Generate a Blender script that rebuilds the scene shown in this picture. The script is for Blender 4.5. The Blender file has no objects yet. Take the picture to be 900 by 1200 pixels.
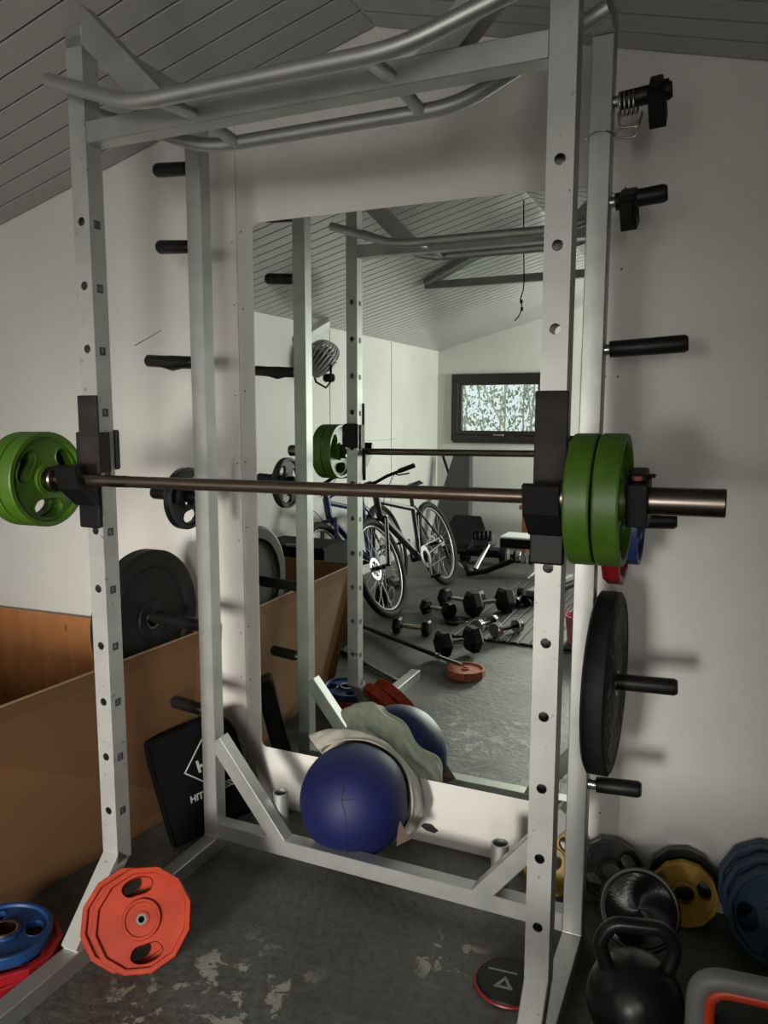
import bpy, math, random
from mathutils import Matrix, Vector, Euler, noise
PI = math.pi
random.seed(7)
SC = bpy.context.scene
COL = SC.collection

# ------------------------------------------------------------------ camera
cam_d = bpy.data.cameras.new('camera'); cam = bpy.data.objects.new('camera', cam_d); COL.objects.link(cam)
cam_d.sensor_fit = 'VERTICAL'; cam_d.sensor_height = 36.0; cam_d.sensor_width = 27.0
cam_d.lens = 902.8 / 1200 * 36.0
cam_d.clip_start = 0.02
YAW, PITCH, ROLL = -0.417916, 0.126881, -0.0018656
fw = Vector((math.sin(YAW)*math.cos(PITCH), math.cos(YAW)*math.cos(PITCH), -math.sin(PITCH)))
rt = Vector((math.cos(YAW), -math.sin(YAW), 0)); dn = fw.cross(rt)
r2 = rt*math.cos(ROLL) + dn*math.sin(ROLL); d2 = -rt*math.sin(ROLL) + dn*math.cos(ROLL)
m = Matrix((r2, -d2, -fw)).transposed().to_4x4(); m.translation = (1.445, -2.2173, 1.3938)
cam.matrix_world = m
SC.camera = cam

# ------------------------------------------------------------------ view, world, lights
SC.view_settings.view_transform = 'Standard'; SC.view_settings.look = 'None'
SC.view_settings.gamma = 1.0; SC.view_settings.use_curve_mapping = False
SC.view_settings.exposure = 0.0
SC.cycles.use_denoising = True
SC.cycles.max_bounces = 8; SC.cycles.diffuse_bounces = 4; SC.cycles.glossy_bounces = 5
SC.cycles.sample_clamp_indirect = 4.0
SC.cycles.caustics_reflective = True; SC.cycles.caustics_refractive = False

W = bpy.data.worlds.new('sky'); SC.world = W; W.use_nodes = True
bg = W.node_tree.nodes['Background']; bg.inputs[0].default_value = (0.86, 0.93, 1.0, 1); bg.inputs[1].default_value = 1.1

def area(name, loc, size, sizey, power, rot, color=(1, 1, 1), spread=PI):
    l = bpy.data.lights.new(name, 'AREA'); l.shape = 'RECTANGLE'; l.size = size; l.size_y = sizey
    l.energy = power; l.color = color; l.spread = spread
    o = bpy.data.objects.new(name, l); COL.objects.link(o); o.location = loc; o.rotation_euler = rot
    return o
# daylight entering by the glazed door right of the window, in the far wall behind the camera
area('daylight_door', (0.60, -5.50, 1.05), 0.80, 1.50, 12.5, (math.radians(80), 0, 0), (1.0, 0.975, 0.92), math.radians(165))
# added narrow fill lamp at the door, brightening the foot of the mirror wall
area('low_wall_fill', (0.60, -5.49, 1.10), 0.60, 0.70, 13.0, (math.radians(82.3), 0, math.radians(5.0)), (1.0, 0.96, 0.87), math.radians(36))
# added fill at an unseen side window, brightening the far end of the room
area('added_side_fill', (2.20, -4.55, 1.50), 1.1, 0.70, 112, (math.radians(82), 0, math.radians(90)), (1.0, 0.985, 0.93), math.radians(170))

# ------------------------------------------------------------------ materials
def new_mat(name):
    mt = bpy.data.materials.new(name); mt.use_nodes = True
    return mt, mt.node_tree, mt.node_tree.nodes['Principled BSDF']
def mat(name, col, rough=0.5, metal=0.0, var=0.0, scale=12.0, bump=0.0, bscale=60.0, col2=None, lo=0.35, hi=0.7, detail=4.0, coat=0.0, spec=None, stretch=None):
    mt, nt, b = new_mat(name)
    b.inputs['Base Color'].default_value = (*col, 1); b.inputs['Roughness'].default_value = rough; b.inputs['Metallic'].default_value = metal
    if coat: b.inputs['Coat Weight'].default_value = coat
    if spec is not None: b.inputs['Specular IOR Level'].default_value = spec
    L = nt.links
    tc = nt.nodes.new('ShaderNodeTexCoord'); vec = tc.outputs['Object']
    if stretch:
        mp = nt.nodes.new('ShaderNodeMapping'); mp.inputs['Scale'].default_value = stretch; L.new(vec, mp.inputs[0]); vec = mp.outputs[0]
    if var or col2:
        n = nt.nodes.new('ShaderNodeTexNoise'); n.inputs['Scale'].default_value = scale; n.inputs['Detail'].default_value = detail
        L.new(vec, n.inputs['Vector'])
        r = nt.nodes.new('ShaderNodeValToRGB'); r.color_ramp.elements[0].position = lo; r.color_ramp.elements[1].position = hi
        c2 = col2 or tuple(min(1, c*(1-var)) for c in col)
        r.color_ramp.elements[0].color = (*c2, 1); r.color_ramp.elements[1].color = (*col, 1)
        L.new(n.outputs[0], r.inputs[0]); L.new(r.outputs[0], b.inputs['Base Color'])
    if bump:
        n2 = nt.nodes.new('ShaderNodeTexNoise'); n2.inputs['Scale'].default_value = bscale; n2.inputs['Detail'].default_value = 5
        L.new(vec, n2.inputs['Vector'])
        bp = nt.nodes.new('ShaderNodeBump'); bp.inputs['Strength'].default_value = bump; bp.inputs['Distance'].default_value = 0.0025
        L.new(n2.outputs[0], bp.inputs['Height']); L.new(bp.outputs[0], b.inputs['Normal'])
    return mt
M = {}
M['rack'] = mat('silver_paint', (0.47, 0.475, 0.455), 0.48, 0.85, col2=(0.38, 0.385, 0.37), scale=9, lo=0.3, hi=0.6, bump=0.05, bscale=120)
def rack_worn():
    mt = mat('silver_paint_chipped', (0.45, 0.45, 0.43), 0.50, 0.62, col2=(0.38, 0.38, 0.365), scale=8, lo=0.3, hi=0.6)
    nt = mt.node_tree; b = nt.nodes['Principled BSDF']; src = b.inputs['Base Color'].links[0].from_socket
    tc = nt.nodes.new('ShaderNodeTexCoord')
    n = nt.nodes.new('ShaderNodeTexNoise'); n.inputs['Scale'].default_value = 55; n.inputs['Detail'].default_value = 8; n.inputs['Roughness'].default_value = 0.7
    nt.links.new(tc.outputs['Object'], n.inputs['Vector'])
    r = nt.nodes.new('ShaderNodeValToRGB'); r.color_ramp.elements[0].position = 0.635; r.color_ramp.elements[1].position = 0.66
    r.color_ramp.elements[0].color = (0, 0, 0, 1); r.color_ramp.elements[1].color = (0.8, 0.8, 0.8, 1)
    mx = nt.nodes.new('ShaderNodeMixRGB'); mx.inputs[2].default_value = (0.13, 0.12, 0.11, 1)
    nt.links.new(n.outputs[0], r.inputs[0]); nt.links.new(r.outputs[0], mx.inputs[0]); nt.links.new(src, mx.inputs[1]); nt.links.new(mx.outputs[0], b.inputs['Base Color'])
    return mt
M['rackw'] = rack_worn()
M['weld'] = mat('weld_metal', (0.75, 0.75, 0.72), 0.3, 0.6, var=0.3, scale=90, bump=0.3, bscale=200)
M['rubber'] = mat('black_rubber', (0.008, 0.008, 0.008), 0.45, 0, spec=0.3, bump=0.15, bscale=150)
M['bumper'] = mat('bumper_rubber', (0.014, 0.014, 0.014), 0.6, 0, spec=0.15, col2=(0.009, 0.009, 0.009), scale=30, bump=0.1, bscale=220)
M['mark'] = mat('dark_mark', (0.006, 0.006, 0.006), 0.7)
M['bar'] = mat('bronze_steel', (0.20, 0.155, 0.125), 0.28, 0.9, col2=(0.13, 0.095, 0.075), scale=14, stretch=(1, 12, 12), bump=0.03, bscale=300)
M['sleeve'] = mat('sleeve_steel', (0.20, 0.172, 0.148), 0.30, 1.0, col2=(0.15, 0.128, 0.11), scale=10, stretch=(1, 10, 10))
M['green'] = mat('green_rubber', (0.058, 0.140, 0.007), 0.45, 0, col2=(0.038, 0.095, 0.004), scale=18, bump=0.12, bscale=90)
M['orange'] = mat('orange_rubber', (0.31, 0.028, 0.008), 0.48, 0, spec=0.2, col2=(0.23, 0.019, 0.006), scale=14, bump=0.1, bscale=90)
M['pinkorange'] = mat('faded_orange_rubber', (0.48, 0.13, 0.08), 0.5, 0, var=0.3, scale=14)
M['red'] = mat('red_rubber', (0.30, 0.008, 0.013), 0.42, 0, var=0.35, scale=20)
M['blue'] = mat('blue_rubber', (0.006, 0.040, 0.14), 0.45, 0, var=0.4, scale=20)
M['blue2'] = mat('dark_blue_rubber', (0.02, 0.04, 0.16), 0.4, 0, var=0.4, scale=20)
M['teal'] = mat('teal_rubber', (0.004, 0.040, 0.080), 0.6, 0, var=0.4, scale=12)
M['yellow'] = mat('yellow_rubber', (0.42, 0.24, 0.012), 0.5, 0, var=0.35, scale=12)
M['iron'] = mat('black_iron', (0.010, 0.010, 0.0105), 0.30, 0.0, bump=0.12, bscale=160)
M['hex'] = mat('hex_rubber', (0.007, 0.007, 0.0075), 0.55, 0, spec=0.25, bump=0.15, bscale=160)
M['plastic'] = mat('black_plastic', (0.006, 0.006, 0.0065), 0.45, spec=0.2)
M['chrome'] = mat('chrome', (0.62, 0.62, 0.6), 0.16, 1.0, var=0.2, scale=30)
M['wire'] = mat('spring_steel', (0.45, 0.42, 0.36), 0.3, 1.0)
M['darkmetal'] = mat('dark_hook_steel', (0.012, 0.010, 0.010), 0.6, 0.0, spec=0.15, col2=(0.034, 0.028, 0.027), scale=16, bump=0.05)
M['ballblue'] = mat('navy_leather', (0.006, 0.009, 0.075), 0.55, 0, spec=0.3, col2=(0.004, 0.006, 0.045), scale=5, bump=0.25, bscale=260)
M['ballsheen'] = mat('leather_sheen', (0.42, 0.44, 0.43), 0.4, 0, col2=(0.30, 0.32, 0.31), scale=8, bump=0.2, bscale=200)  # pale grey for the sheen painted on the ball's back
M['towel'] = mat('grey_cloth', (0.36, 0.34, 0.30), 0.95, 0, col2=(0.28, 0.262, 0.23), scale=30, bump=0.6, bscale=420)
M['hem'] = mat('brown_hem', (0.085, 0.055, 0.040), 0.9)
M['card'] = mat('cardboard', (0.160, 0.083, 0.040), 0.9, 0, spec=0.1, col2=(0.130, 0.066, 0.031), scale=3.5, bump=0.05, bscale=30)
M['cardedge'] = mat('cardboard_edge', (0.34, 0.22, 0.13), 0.9)
M['label'] = mat('label_paper', (0.50, 0.48, 0.46), 0.6)
M['ink'] = mat('print_ink', (0.03, 0.03, 0.035), 0.6)
M['greyink'] = mat('pale_print', (0.33, 0.32, 0.31), 0.6)
M['vinyl'] = mat('black_vinyl', (0.004, 0.004, 0.0045), 0.6, 0, spec=0.04, bump=0.1, bscale=80)
M['print'] = mat('silver_print', (0.36, 0.355, 0.34), 0.5)
M['frame'] = mat('brown_black_frame', (0.020, 0.013, 0.013), 0.4, var=0.4, scale=20)
M['wood'] = None
def wood(name, c1, c2, scale=2.2, axis=(6, 1, 1)):
    mt, nt, b = new_mat(name); L = nt.links
    tc = nt.nodes.new('ShaderNodeTexCoord'); mp = nt.nodes.new('ShaderNodeMapping'); mp.inputs['Scale'].default_value = axis
    L.new(tc.outputs['Object'], mp.inputs[0])
    n = nt.nodes.new('ShaderNodeTexNoise'); n.inputs['Scale'].default_value = scale; n.inputs['Detail'].default_value = 6; n.inputs['Distortion'].default_value = 0.6
    L.new(mp.outputs[0], n.inputs['Vector'])
    r = nt.nodes.new('ShaderNodeValToRGB'); r.color_ramp.elements[0].position = 0.3; r.color_ramp.elements[1].position = 0.7
    r.color_ramp.elements[0].color = (*c2, 1); r.color_ramp.elements[1].color = (*c1, 1); L.new(n.outputs[0], r.inputs[0])
    v = nt.nodes.new('ShaderNodeTexVoronoi'); v.inputs['Scale'].default_value = 5.5
    mp2 = nt.nodes.new('ShaderNodeMapping'); mp2.inputs['Scale'].default_value = (2.2, 1, 1); L.new(tc.outputs['Object'], mp2.inputs[0]); L.new(mp2.outputs[0], v.inputs['Vector'])
    r2_ = nt.nodes.new('ShaderNodeValToRGB'); r2_.color_ramp.elements[0].position = 0.05; r2_.color_ramp.elements[1].position = 0.11
    r2_.color_ramp.elements[0].color = (0.28, 0.2, 0.16, 1); r2_.color_ramp.elements[1].color = (1, 1, 1, 1); L.new(v.outputs['Distance'], r2_.inputs[0])
    mx = nt.nodes.new('ShaderNodeMixRGB'); mx.blend_type = 'MULTIPLY'; mx.inputs[0].default_value = 0.8
    L.new(r.outputs[0], mx.inputs[1]); L.new(r2_.outputs[0], mx.inputs[2]); L.new(mx.outputs[0], b.inputs['Base Color'])
    b.inputs['Roughness'].default_value = 0.5
    return mt
M['pine'] = wood('pine_panel', (0.46, 0.20, 0.075), (0.34, 0.13, 0.045))
M['orangewood'] = wood('red_wood', (0.30, 0.10, 0.05), (0.2, 0.06, 0.03))

def wall_mat():
    mt, nt, b = new_mat('white_painted_board'); L = nt.links
    tc = nt.nodes.new('ShaderNodeTexCoord')
    n = nt.nodes.new('ShaderNodeTexNoise'); n.inputs['Scale'].default_value = 1.6; n.inputs['Detail'].default_value = 5
    L.new(tc.outputs['Object'], n.inputs['Vector'])
    r = nt.nodes.new('ShaderNodeValToRGB'); r.color_ramp.elements[0].position = 0.3; r.color_ramp.elements[1].position = 0.65
    r.color_ramp.elements[0].color = (0.56, 0.545, 0.51, 1); r.color_ramp.elements[1].color = (0.64, 0.625, 0.59, 1); L.new(n.outputs[0], r.inputs[0])
    n3 = nt.nodes.new('ShaderNodeTexNoise'); n3.inputs['Scale'].default_value = 16; n3.inputs['Detail'].default_value = 8
    L.new(tc.outputs['Object'], n3.inputs['Vector'])
    r3 = nt.nodes.new('ShaderNodeValToRGB'); r3.color_ramp.elements[0].position = 0.735; r3.color_ramp.elements[1].position = 0.76
    r3.color_ramp.elements[0].color = (1, 1, 1, 1); r3.color_ramp.elements[1].color = (0.5, 0.45, 0.4, 1); L.new(n3.outputs[0], r3.inputs[0])
    mx = nt.nodes.new('ShaderNodeMixRGB'); mx.blend_type = 'MULTIPLY'; mx.inputs[0].default_value = 1
    L.new(r.outputs[0], mx.inputs[1]); L.new(r3.outputs[0], mx.inputs[2]); L.new(mx.outputs[0], b.inputs['Base Color'])
    b.inputs['Roughness'].default_value = 0.55
    n2 = nt.nodes.new('ShaderNodeTexNoise'); n2.inputs['Scale'].default_value = 40; n2.inputs['Detail'].default_value = 6
    L.new(tc.outputs['Object'], n2.inputs['Vector'])
    bp = nt.nodes.new('ShaderNodeBump'); bp.inputs['Strength'].default_value = 0.12; bp.inputs['Distance'].default_value = 0.01
    L.new(n2.outputs[0], bp.inputs['Height']); L.new(bp.outputs[0], b.inputs['Normal'])
    return mt
M['wall'] = wall_mat()
M['darkwall'] = mat('dark_unseen_wall', (0.10, 0.08, 0.065), 0.7, var=0.3, scale=4)  # unseen right wall, darkened to cut bounce light on the rack sides
M['ceil'] = mat('gloss_ceiling_board', (0.35, 0.345, 0.325), 0.19, 0, spec=0.9, col2=(0.31, 0.305, 0.29), scale=3)
M['groove'] = mat('ceiling_groove', (0.10, 0.095, 0.085), 0.8)

def floor_mat():
    mt, nt, b = new_mat('painted_concrete'); L = nt.links
    tc = nt.nodes.new('ShaderNodeTexCoord')
    def noise_(s, d, rg=0.6, dist=0.0):
        n = nt.nodes.new('ShaderNodeTexNoise'); n.inputs['Scale'].default_value = s; n.inputs['Detail'].default_value = d
        n.inputs['Roughness'].default_value = rg; n.inputs['Distortion'].default_value = dist; L.new(tc.outputs['Object'], n.inputs['Vector']); return n
    def ramp(src, a, b_, ca, cb):
        r = nt.nodes.new('ShaderNodeValToRGB'); r.color_ramp.elements[0].position = a; r.color_ramp.elements[1].position = b_
        r.color_ramp.elements[0].color = (*ca, 1); r.color_ramp.elements[1].color = (*cb, 1); L.new(src, r.inputs[0]); return r
    base = ramp(noise_(3.0, 8).outputs[0], 0.3, 0.7, (0.050, 0.048, 0.040), (0.094, 0.093, 0.083))
    fine = ramp(noise_(45, 6).outputs[0], 0.35, 0.72, (0.60, 0.60, 0.58), (1.25, 1.25, 1.22))
    mx = nt.nodes.new('ShaderNodeMixRGB'); mx.blend_type = 'MULTIPLY'; mx.inputs[0].default_value = 1
    L.new(base.outputs[0], mx.inputs[1]); L.new(fine.outputs[0], mx.inputs[2])
    # worn patches: bare concrete where the paint has flaked, in the corner nearest the camera and by the rear beam
    w = ramp(noise_(14, 9, 0.65, 0.4).outputs[0], 0.545, 0.575, (0, 0, 0), (1, 1, 1))
    def blob(cx, cy, rad):
        g = nt.nodes.new('ShaderNodeVectorMath'); g.operation = 'DISTANCE'; g.inputs[1].default_value = (cx, cy, 0); L.new(tc.outputs['Object'], g.inputs[0])
        mr = nt.nodes.new('ShaderNodeMapRange'); mr.inputs[1].default_value = rad*0.55; mr.inputs[2].default_value = rad; mr.inputs[3].default_value = 1; mr.inputs[4].default_value = 0
        L.new(g.outputs['Value'], mr.inputs[0]); return mr
    acc = None
    for c in ((0.42, -0.83, 0.26), (0.65, -0.95, 0.2), (0.86, -0.48, 0.12), (0.30, -0.93, 0.2)):
        bl = blob(*c)
        if acc is None: acc = bl.outputs[0]
        else:
            a = nt.nodes.new('ShaderNodeMath'); a.operation = 'MAXIMUM'; L.new(acc, a.inputs[0]); L.new(bl.outputs[0], a.inputs[1]); acc = a.outputs[0]
    mu = nt.nodes.new('ShaderNodeMath'); mu.operation = 'MULTIPLY'; L.new(acc, mu.inputs[0]); L.new(w.outputs[0], mu.inputs[1])
    mx2 = nt.nodes.new('ShaderNodeMixRGB'); mx2.inputs[2].default_value = (0.26, 0.245, 0.21, 1)
    L.new(mu.outputs[0], mx2.inputs[0]); L.new(mx.outputs[0], mx2.inputs[1]); L.new(mx2.outputs[0], b.inputs['Base Color'])
    rr = ramp(noise_(6, 5).outputs[0], 0.3, 0.7, (0.42, 0.42, 0.42), (0.62, 0.62, 0.62)); L.new(rr.outputs[0], b.inputs['Roughness'])
    bp = nt.nodes.new('ShaderNodeBump'); bp.inputs['Strength'].default_value = 0.6; bp.inputs['Distance'].default_value = 0.012
    L.new(noise_(22, 8, 0.7).outputs[0], bp.inputs['Height']); L.new(bp.outputs[0], b.inputs['Normal'])
    return mt
M['floor'] = floor_mat()
M['mat'] = mat('ribbed_mat', (0.085, 0.083, 0.077), 0.6, 0, col2=(0.06, 0.058, 0.054), scale=8, bump=0.1)
M['matgap'] = mat('ribbed_mat_gap', (0.02, 0.02, 0.018), 0.9)
def mirror_mat():
    mt, nt, b = new_mat('mirror_silver'); b.inputs['Base Color'].default_value = (0.80, 0.875, 0.815, 1)
    b.inputs['Metallic'].default_value = 1; b.inputs['Roughness'].default_value = 0.0
    return mt
M['mirror'] = mirror_mat()
M['mirroredge'] = mat('mirror_edge', (0.03, 0.045, 0.05), 0.3)
def glass_mat():
    mt, nt, b = new_mat('window_glass')
    g = nt.nodes.new('ShaderNodeBsdfTransparent'); s = nt.nodes.new('ShaderNodeBsdfGlossy'); s.inputs['Roughness'].default_value = 0.02
    f = nt.nodes.new('ShaderNodeFresnel'); f.inputs[0].default_value = 1.45; mx = nt.nodes.new('ShaderNodeMixShader')
    nt.links.new(f.outputs[0], mx.inputs[0]); nt.links.new(g.outputs[0], mx.inputs[1]); nt.links.new(s.outputs[0], mx.inputs[2])
    nt.links.new(mx.outputs[0], nt.nodes['Material Output'].inputs[0]); return mt
M['glass'] = glass_mat()
M['leaf'] = mat('hedge_leaves', (0.58, 0.64, 0.44), 0.6, 0, col2=(0.36, 0.42, 0.27), scale=9)
M['twig'] = mat('pale_twigs', (0.60, 0.56, 0.42), 0.8)
M['grass'] = mat('lawn', (0.16, 0.24, 0.08), 0.9, var=0.4, scale=9)
M['tyre'] = mat('tyre_rubber', (0.010, 0.010, 0.010), 0.7, spec=0.25, bump=0.5, bscale=170)
M['rim'] = mat('grey_rim', (0.30, 0.30, 0.30), 0.3, 0.7)
M['spoke'] = mat('steel_spokes', (0.35, 0.35, 0.35), 0.3, 0.9)
M['bikeblack'] = mat('gloss_black_frame', (0.012, 0.012, 0.015), 0.2, 0.1, coat=0.6)
M['bikewhite'] = mat('white_frame_stripe', (0.70, 0.70, 0.70), 0.3)
M['bikeblue'] = mat('blue_frame', (0.012, 0.025, 0.12), 0.25, 0.2, coat=0.5)
M['pad_grey'] = mat('dark_grey_pad', (0.055, 0.06, 0.068), 0.5, var=0.3, scale=5)
M['white'] = mat('white_vinyl', (0.70, 0.70, 0.68), 0.4)
M['pink'] = mat('pink_plastic', (0.60, 0.15, 0.22), 0.4)
M['greyplastic'] = mat('grey_plastic', (0.22, 0.22, 0.215), 0.45, var=0.2, scale=10)
M['orangeglow'] = mat('orange_red_plastic', (0.55, 0.05, 0.015), 0.35)
M['helmet'] = mat('helmet_shell', (0.34, 0.345, 0.35), 0.3, var=0.2, scale=20)
M['beam'] = mat('grey_painted_timber', (0.26, 0.265, 0.25), 0.5, var=0.2, scale=10)

# ------------------------------------------------------------------ mesh helpers
class MB:
    def __init__(s): s.split = False; s.v = []; s.f = []; s.mi = []; s.mats = []; s.sm = []
    def add(s, vs, fs, m, smooth=False, T=None):
        if m not in s.mats: s.mats.append(m)
        k = s.mats.index(m); o = len(s.v)
        for p in vs:
            p = Vector(p)
            if T is not None: p = T @ p
            s.v.append(tuple(p))
        for f in fs: s.f.append(tuple(i+o for i in f)); s.mi.append(k); s.sm.append(smooth)
        return s
    def box(s, c, d, m, T=None, bev=0.0):
        x, y, z = (q/2 for q in d); c = Vector(c)
        if bev <= 0:
            vs = [c+Vector((a*x, b*y, e*z)) for a in (-1, 1) for b in (-1, 1) for e in (-1, 1)]
            fs = [(0, 1, 3, 2), (4, 6, 7, 5), (0, 4, 5, 1), (2, 3, 7, 6), (0, 2, 6, 4), (1, 5, 7, 3)]
            return s.add(vs, fs, m, False, T)
        # chamfered box
        vs = []; idx = {}
        for a in (-1, 1):
            for b in (-1, 1):
                for e in (-1, 1):
                    for ax in range(3):
                        q = [x, y, z]
                        p = [a*(q[0]-(0 if ax == 0 else bev)), b*(q[1]-(0 if ax == 1 else bev)), e*(q[2]-(0 if ax == 2 else bev))]
                        idx[(a, b, e, ax)] = len(vs); vs.append(c+Vector(p))
        I = lambda a, b, e, ax: idx[(a, b, e, ax)]
        fs = []
        for g in (-1, 1):
            fs.append([I(g, -1, -1, 0), I(g, 1, -1, 0), I(g, 1, 1, 0), I(g, -1, 1, 0)])
            fs.append([I(-1, g, -1, 1), I(1, g, -1, 1), I(1, g, 1, 1), I(-1, g, 1, 1)])
            fs.append([I(-1, -1, g, 2), I(1, -1, g, 2), I(1, 1, g, 2), I(-1, 1, g, 2)])
            for h in (-1, 1):
                fs.append([I(g, h, -1, 0), I(g, h, 1, 0), I(g, h, 1, 1), I(g, h, -1, 1)])
                fs.append([I(g, -1, h, 0), I(g, 1, h, 0), I(g, 1, h, 2), I(g, -1, h, 2)])
                fs.append([I(-1, g, h, 1), I(1, g, h, 1), I(1, g, h, 2), I(-1, g, h, 2)])
                for e in (-1, 1): fs.append([I(g, h, e, 0), I(g, h, e, 1), I(g, h, e, 2)])
        return s.add(vs, fs, m, False, T)
    def beam(s, p0, p1, w, h, m, up=(0, 0, 1), bev=0.002, T=None):
        p0 = Vector(p0); p1 = Vector(p1); d = (p1-p0); L_ = d.length; d.normalize(); up = Vector(up)
        y = up.cross(d); 
        if y.length < 1e-4: y = Vector((0, 1, 0)).cross(d)
        y.normalize(); z = d.cross(y)
        R = Matrix((d, y, z)).transposed().to_4x4(); R.translation = (p0+p1)/2
        if T is not None: R = T @ R
        return s.box((0, 0, 0), (L_, w, h), m, R, bev)
    def tube(s, pts, r, m, seg=12, cap=True, closed=False, T=None, rs=None):
        pts = [Vector(p) for p in pts]; n = len(pts); vs = []; fs = []
        tang = []
        for i in range(n):
            if closed: t = pts[(i+1) % n]-pts[i-1]
            else: t = pts[min(i+1, n-1)]-pts[max(i-1, 0)]
            tang.append(t.normalized())
        ref = Vector((0, 0, 1)) if abs(tang[0].z) < 0.9 else Vector((1, 0, 0))
        a = tang[0].cross(ref).normalized()
        for i in range(n):
            a = (a-tang[i]*a.dot(tang[i])).normalized(); b = tang[i].cross(a)
            rr = rs[i] if rs else r
            for k in range(seg):
                t = 2*PI*k/seg; vs.append(pts[i]+(a*math.cos(t)+b*math.sin(t))*rr)
        for i in range(n if closed else n-1):
            j = (i+1) % n
            for k in range(seg):
                q = (k+1) % seg; fs.append((i*seg+k, i*seg+q, j*seg+q, j*seg+k))
        s.add(vs, fs, m, True, T)
        if cap and not closed:
            s.add(vs[:seg], [tuple(range(seg))[::-1]], m, False, T); s.add(vs[-seg:], [tuple(range(seg))], m, False, T)
        return s
    def lathe(s, prof, m, axis='Z', seg=48, T=None, smooth=False, c=(0, 0, 0)):
        vs = []; fs = []; n = len(prof); c = Vector(c)
        for i, (r, h) in enumerate(prof):
            for k in range(seg):
                t = 2*PI*k/seg; x, y = r*math.cos(t), r*math.sin(t)
                p = {'Z': (x, y, h), 'X': (h, x, y), 'Y': (x, h, y)}[axis]
                vs.append(c+Vector(p))
        for i in range(n-1):
            for k in range(seg):
                q = (k+1) % seg; fs.append((i*seg+k, i*seg+q, (i+1)*seg+q, (i+1)*seg+k))
        s.split = True; s.add(vs, fs, m, True, T)
        return s
    def disc(s, c, r, m, axis='Z', seg=32, T=None, ry=None):
        c = Vector(c); vs = []
        for k in range(seg):
            t = 2*PI*k/seg; x, y = r*math.cos(t), (ry or r)*math.sin(t)
            vs.append(c+Vector({'Z': (x, y, 0), 'X': (0, x, y), 'Y': (x, 0, y)}[axis]))
        return s.add(vs, [tuple(range(seg))], m, False, T)
    def cyl(s, p0, p1, r, m, seg=20, T=None): return s.tube([p0, p1], r, m, seg, True, False, T)
    def ell(s, c, r, m, T=None, nu=24, nv=14, fn=None):
        vs = []; fs = []; c = Vector(c)
        for i in range(nv+1):
            ph = PI*i/nv
            for k in range(nu):
                t = 2*PI*k/nu; d = Vector((math.sin(ph)*math.cos(t), math.sin(ph)*math.sin(t), math.cos(ph)))
                q = fn(d) if fn else 1.0
                vs.append(c+Vector((d.x*r[0]*q, d.y*r[1]*q, d.z*r[2]*q)))
        for i in range(nv):
            for k in range(nu):
                q = (k+1) % nu; fs.append((i*nu+k, (i+1)*nu+k, (i+1)*nu+q, i*nu+q))
        return s.add(vs, fs, m, True, T)
    def prism(s, poly, h, m, T=None):   # poly in XY, extruded +-h/2 in Z
        n = len(poly); vs = [(x, y, -h/2) for x, y in poly]+[(x, y, h/2) for x, y in poly]
        fs = [tuple(range(n))[::-1], tuple(range(n, 2*n))]+[(i, (i+1) % n, n+(i+1) % n, n+i) for i in range(n)]
        return s.add(vs, fs, m, False, T)
    def build(s, name, parent=None):
        me = bpy.data.meshes.new(name); me.from_pydata(s.v, [], s.f)
        for mm in s.mats: me.materials.append(M[mm])
        me.polygons.foreach_set('material_index', s.mi); me.polygons.foreach_set('use_smooth', s.sm)
        me.update()
        import bmesh
        bm = bmesh.new(); bm.from_mesh(me); bmesh.ops.recalc_face_normals(bm, faces=bm.faces); bm.to_mesh(me); bm.free()
        o = bpy.data.objects.new(name, me); COL.objects.link(o)
        if s.split: split_edges(o)
        if parent is not None: o.parent = parent
        return o
def split_edges(o, deg=27):
    bm_ = o.data; bm_.polygons.foreach_set('use_smooth', [True]*len(bm_.polygons)); bm_.update()
    md = o.modifiers.new('crisp_edges', 'EDGE_SPLIT'); md.split_angle = math.radians(deg); md.use_edge_sharp = False
def tag(o, label=None, cat=None, group=None, kind=None):
    if label: o['label'] = label
    if cat: o['category'] = cat
    if group: o['group'] = group
    if kind: o['kind'] = kind
    return o
def thing(name, label, cat, loc=(0, 0, 0), group=None, rot=None, mw=None):
    o = bpy.data.objects.new(name, None); COL.objects.link(o); o.empty_display_size = 0.1
    if mw is not None: o.matrix_world = mw
    else:
        o.location = loc
        if rot: o.rotation_euler = rot
    return tag(o, label, cat, group)
def copy_tree(o, parent=None):
    c = o.copy(); COL.objects.link(c); c.parent = parent
    for ch in [x for x in COL.objects if x.parent == o]: copy_tree(ch, c)
    return c
def struct(mb, name):
    o = mb.build(name); o['kind'] = 'structure'; return o
def frame_mat(o, x, y=None, z=None):
    """matrix with origin o and given local axes"""
    x = Vector(x).normalized()
    if z is None: y = Vector(y); z = x.cross(y).normalized(); y = z.cross(x)
    else: z = Vector(z); y = z.cross(x).normalized(); z = x.cross(y)
    R = Matrix((x, y, z)).transposed().to_4x4(); R.translation = o; return R
def axis_mat(o, zdir, roll=0.0):
    z = Vector(zdir).normalized(); q = z.to_track_quat('Z', 'Y'); R = q.to_matrix().to_4x4() @ Matrix.Rotation(roll, 4, 'Z'); R.translation = o; return R
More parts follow.
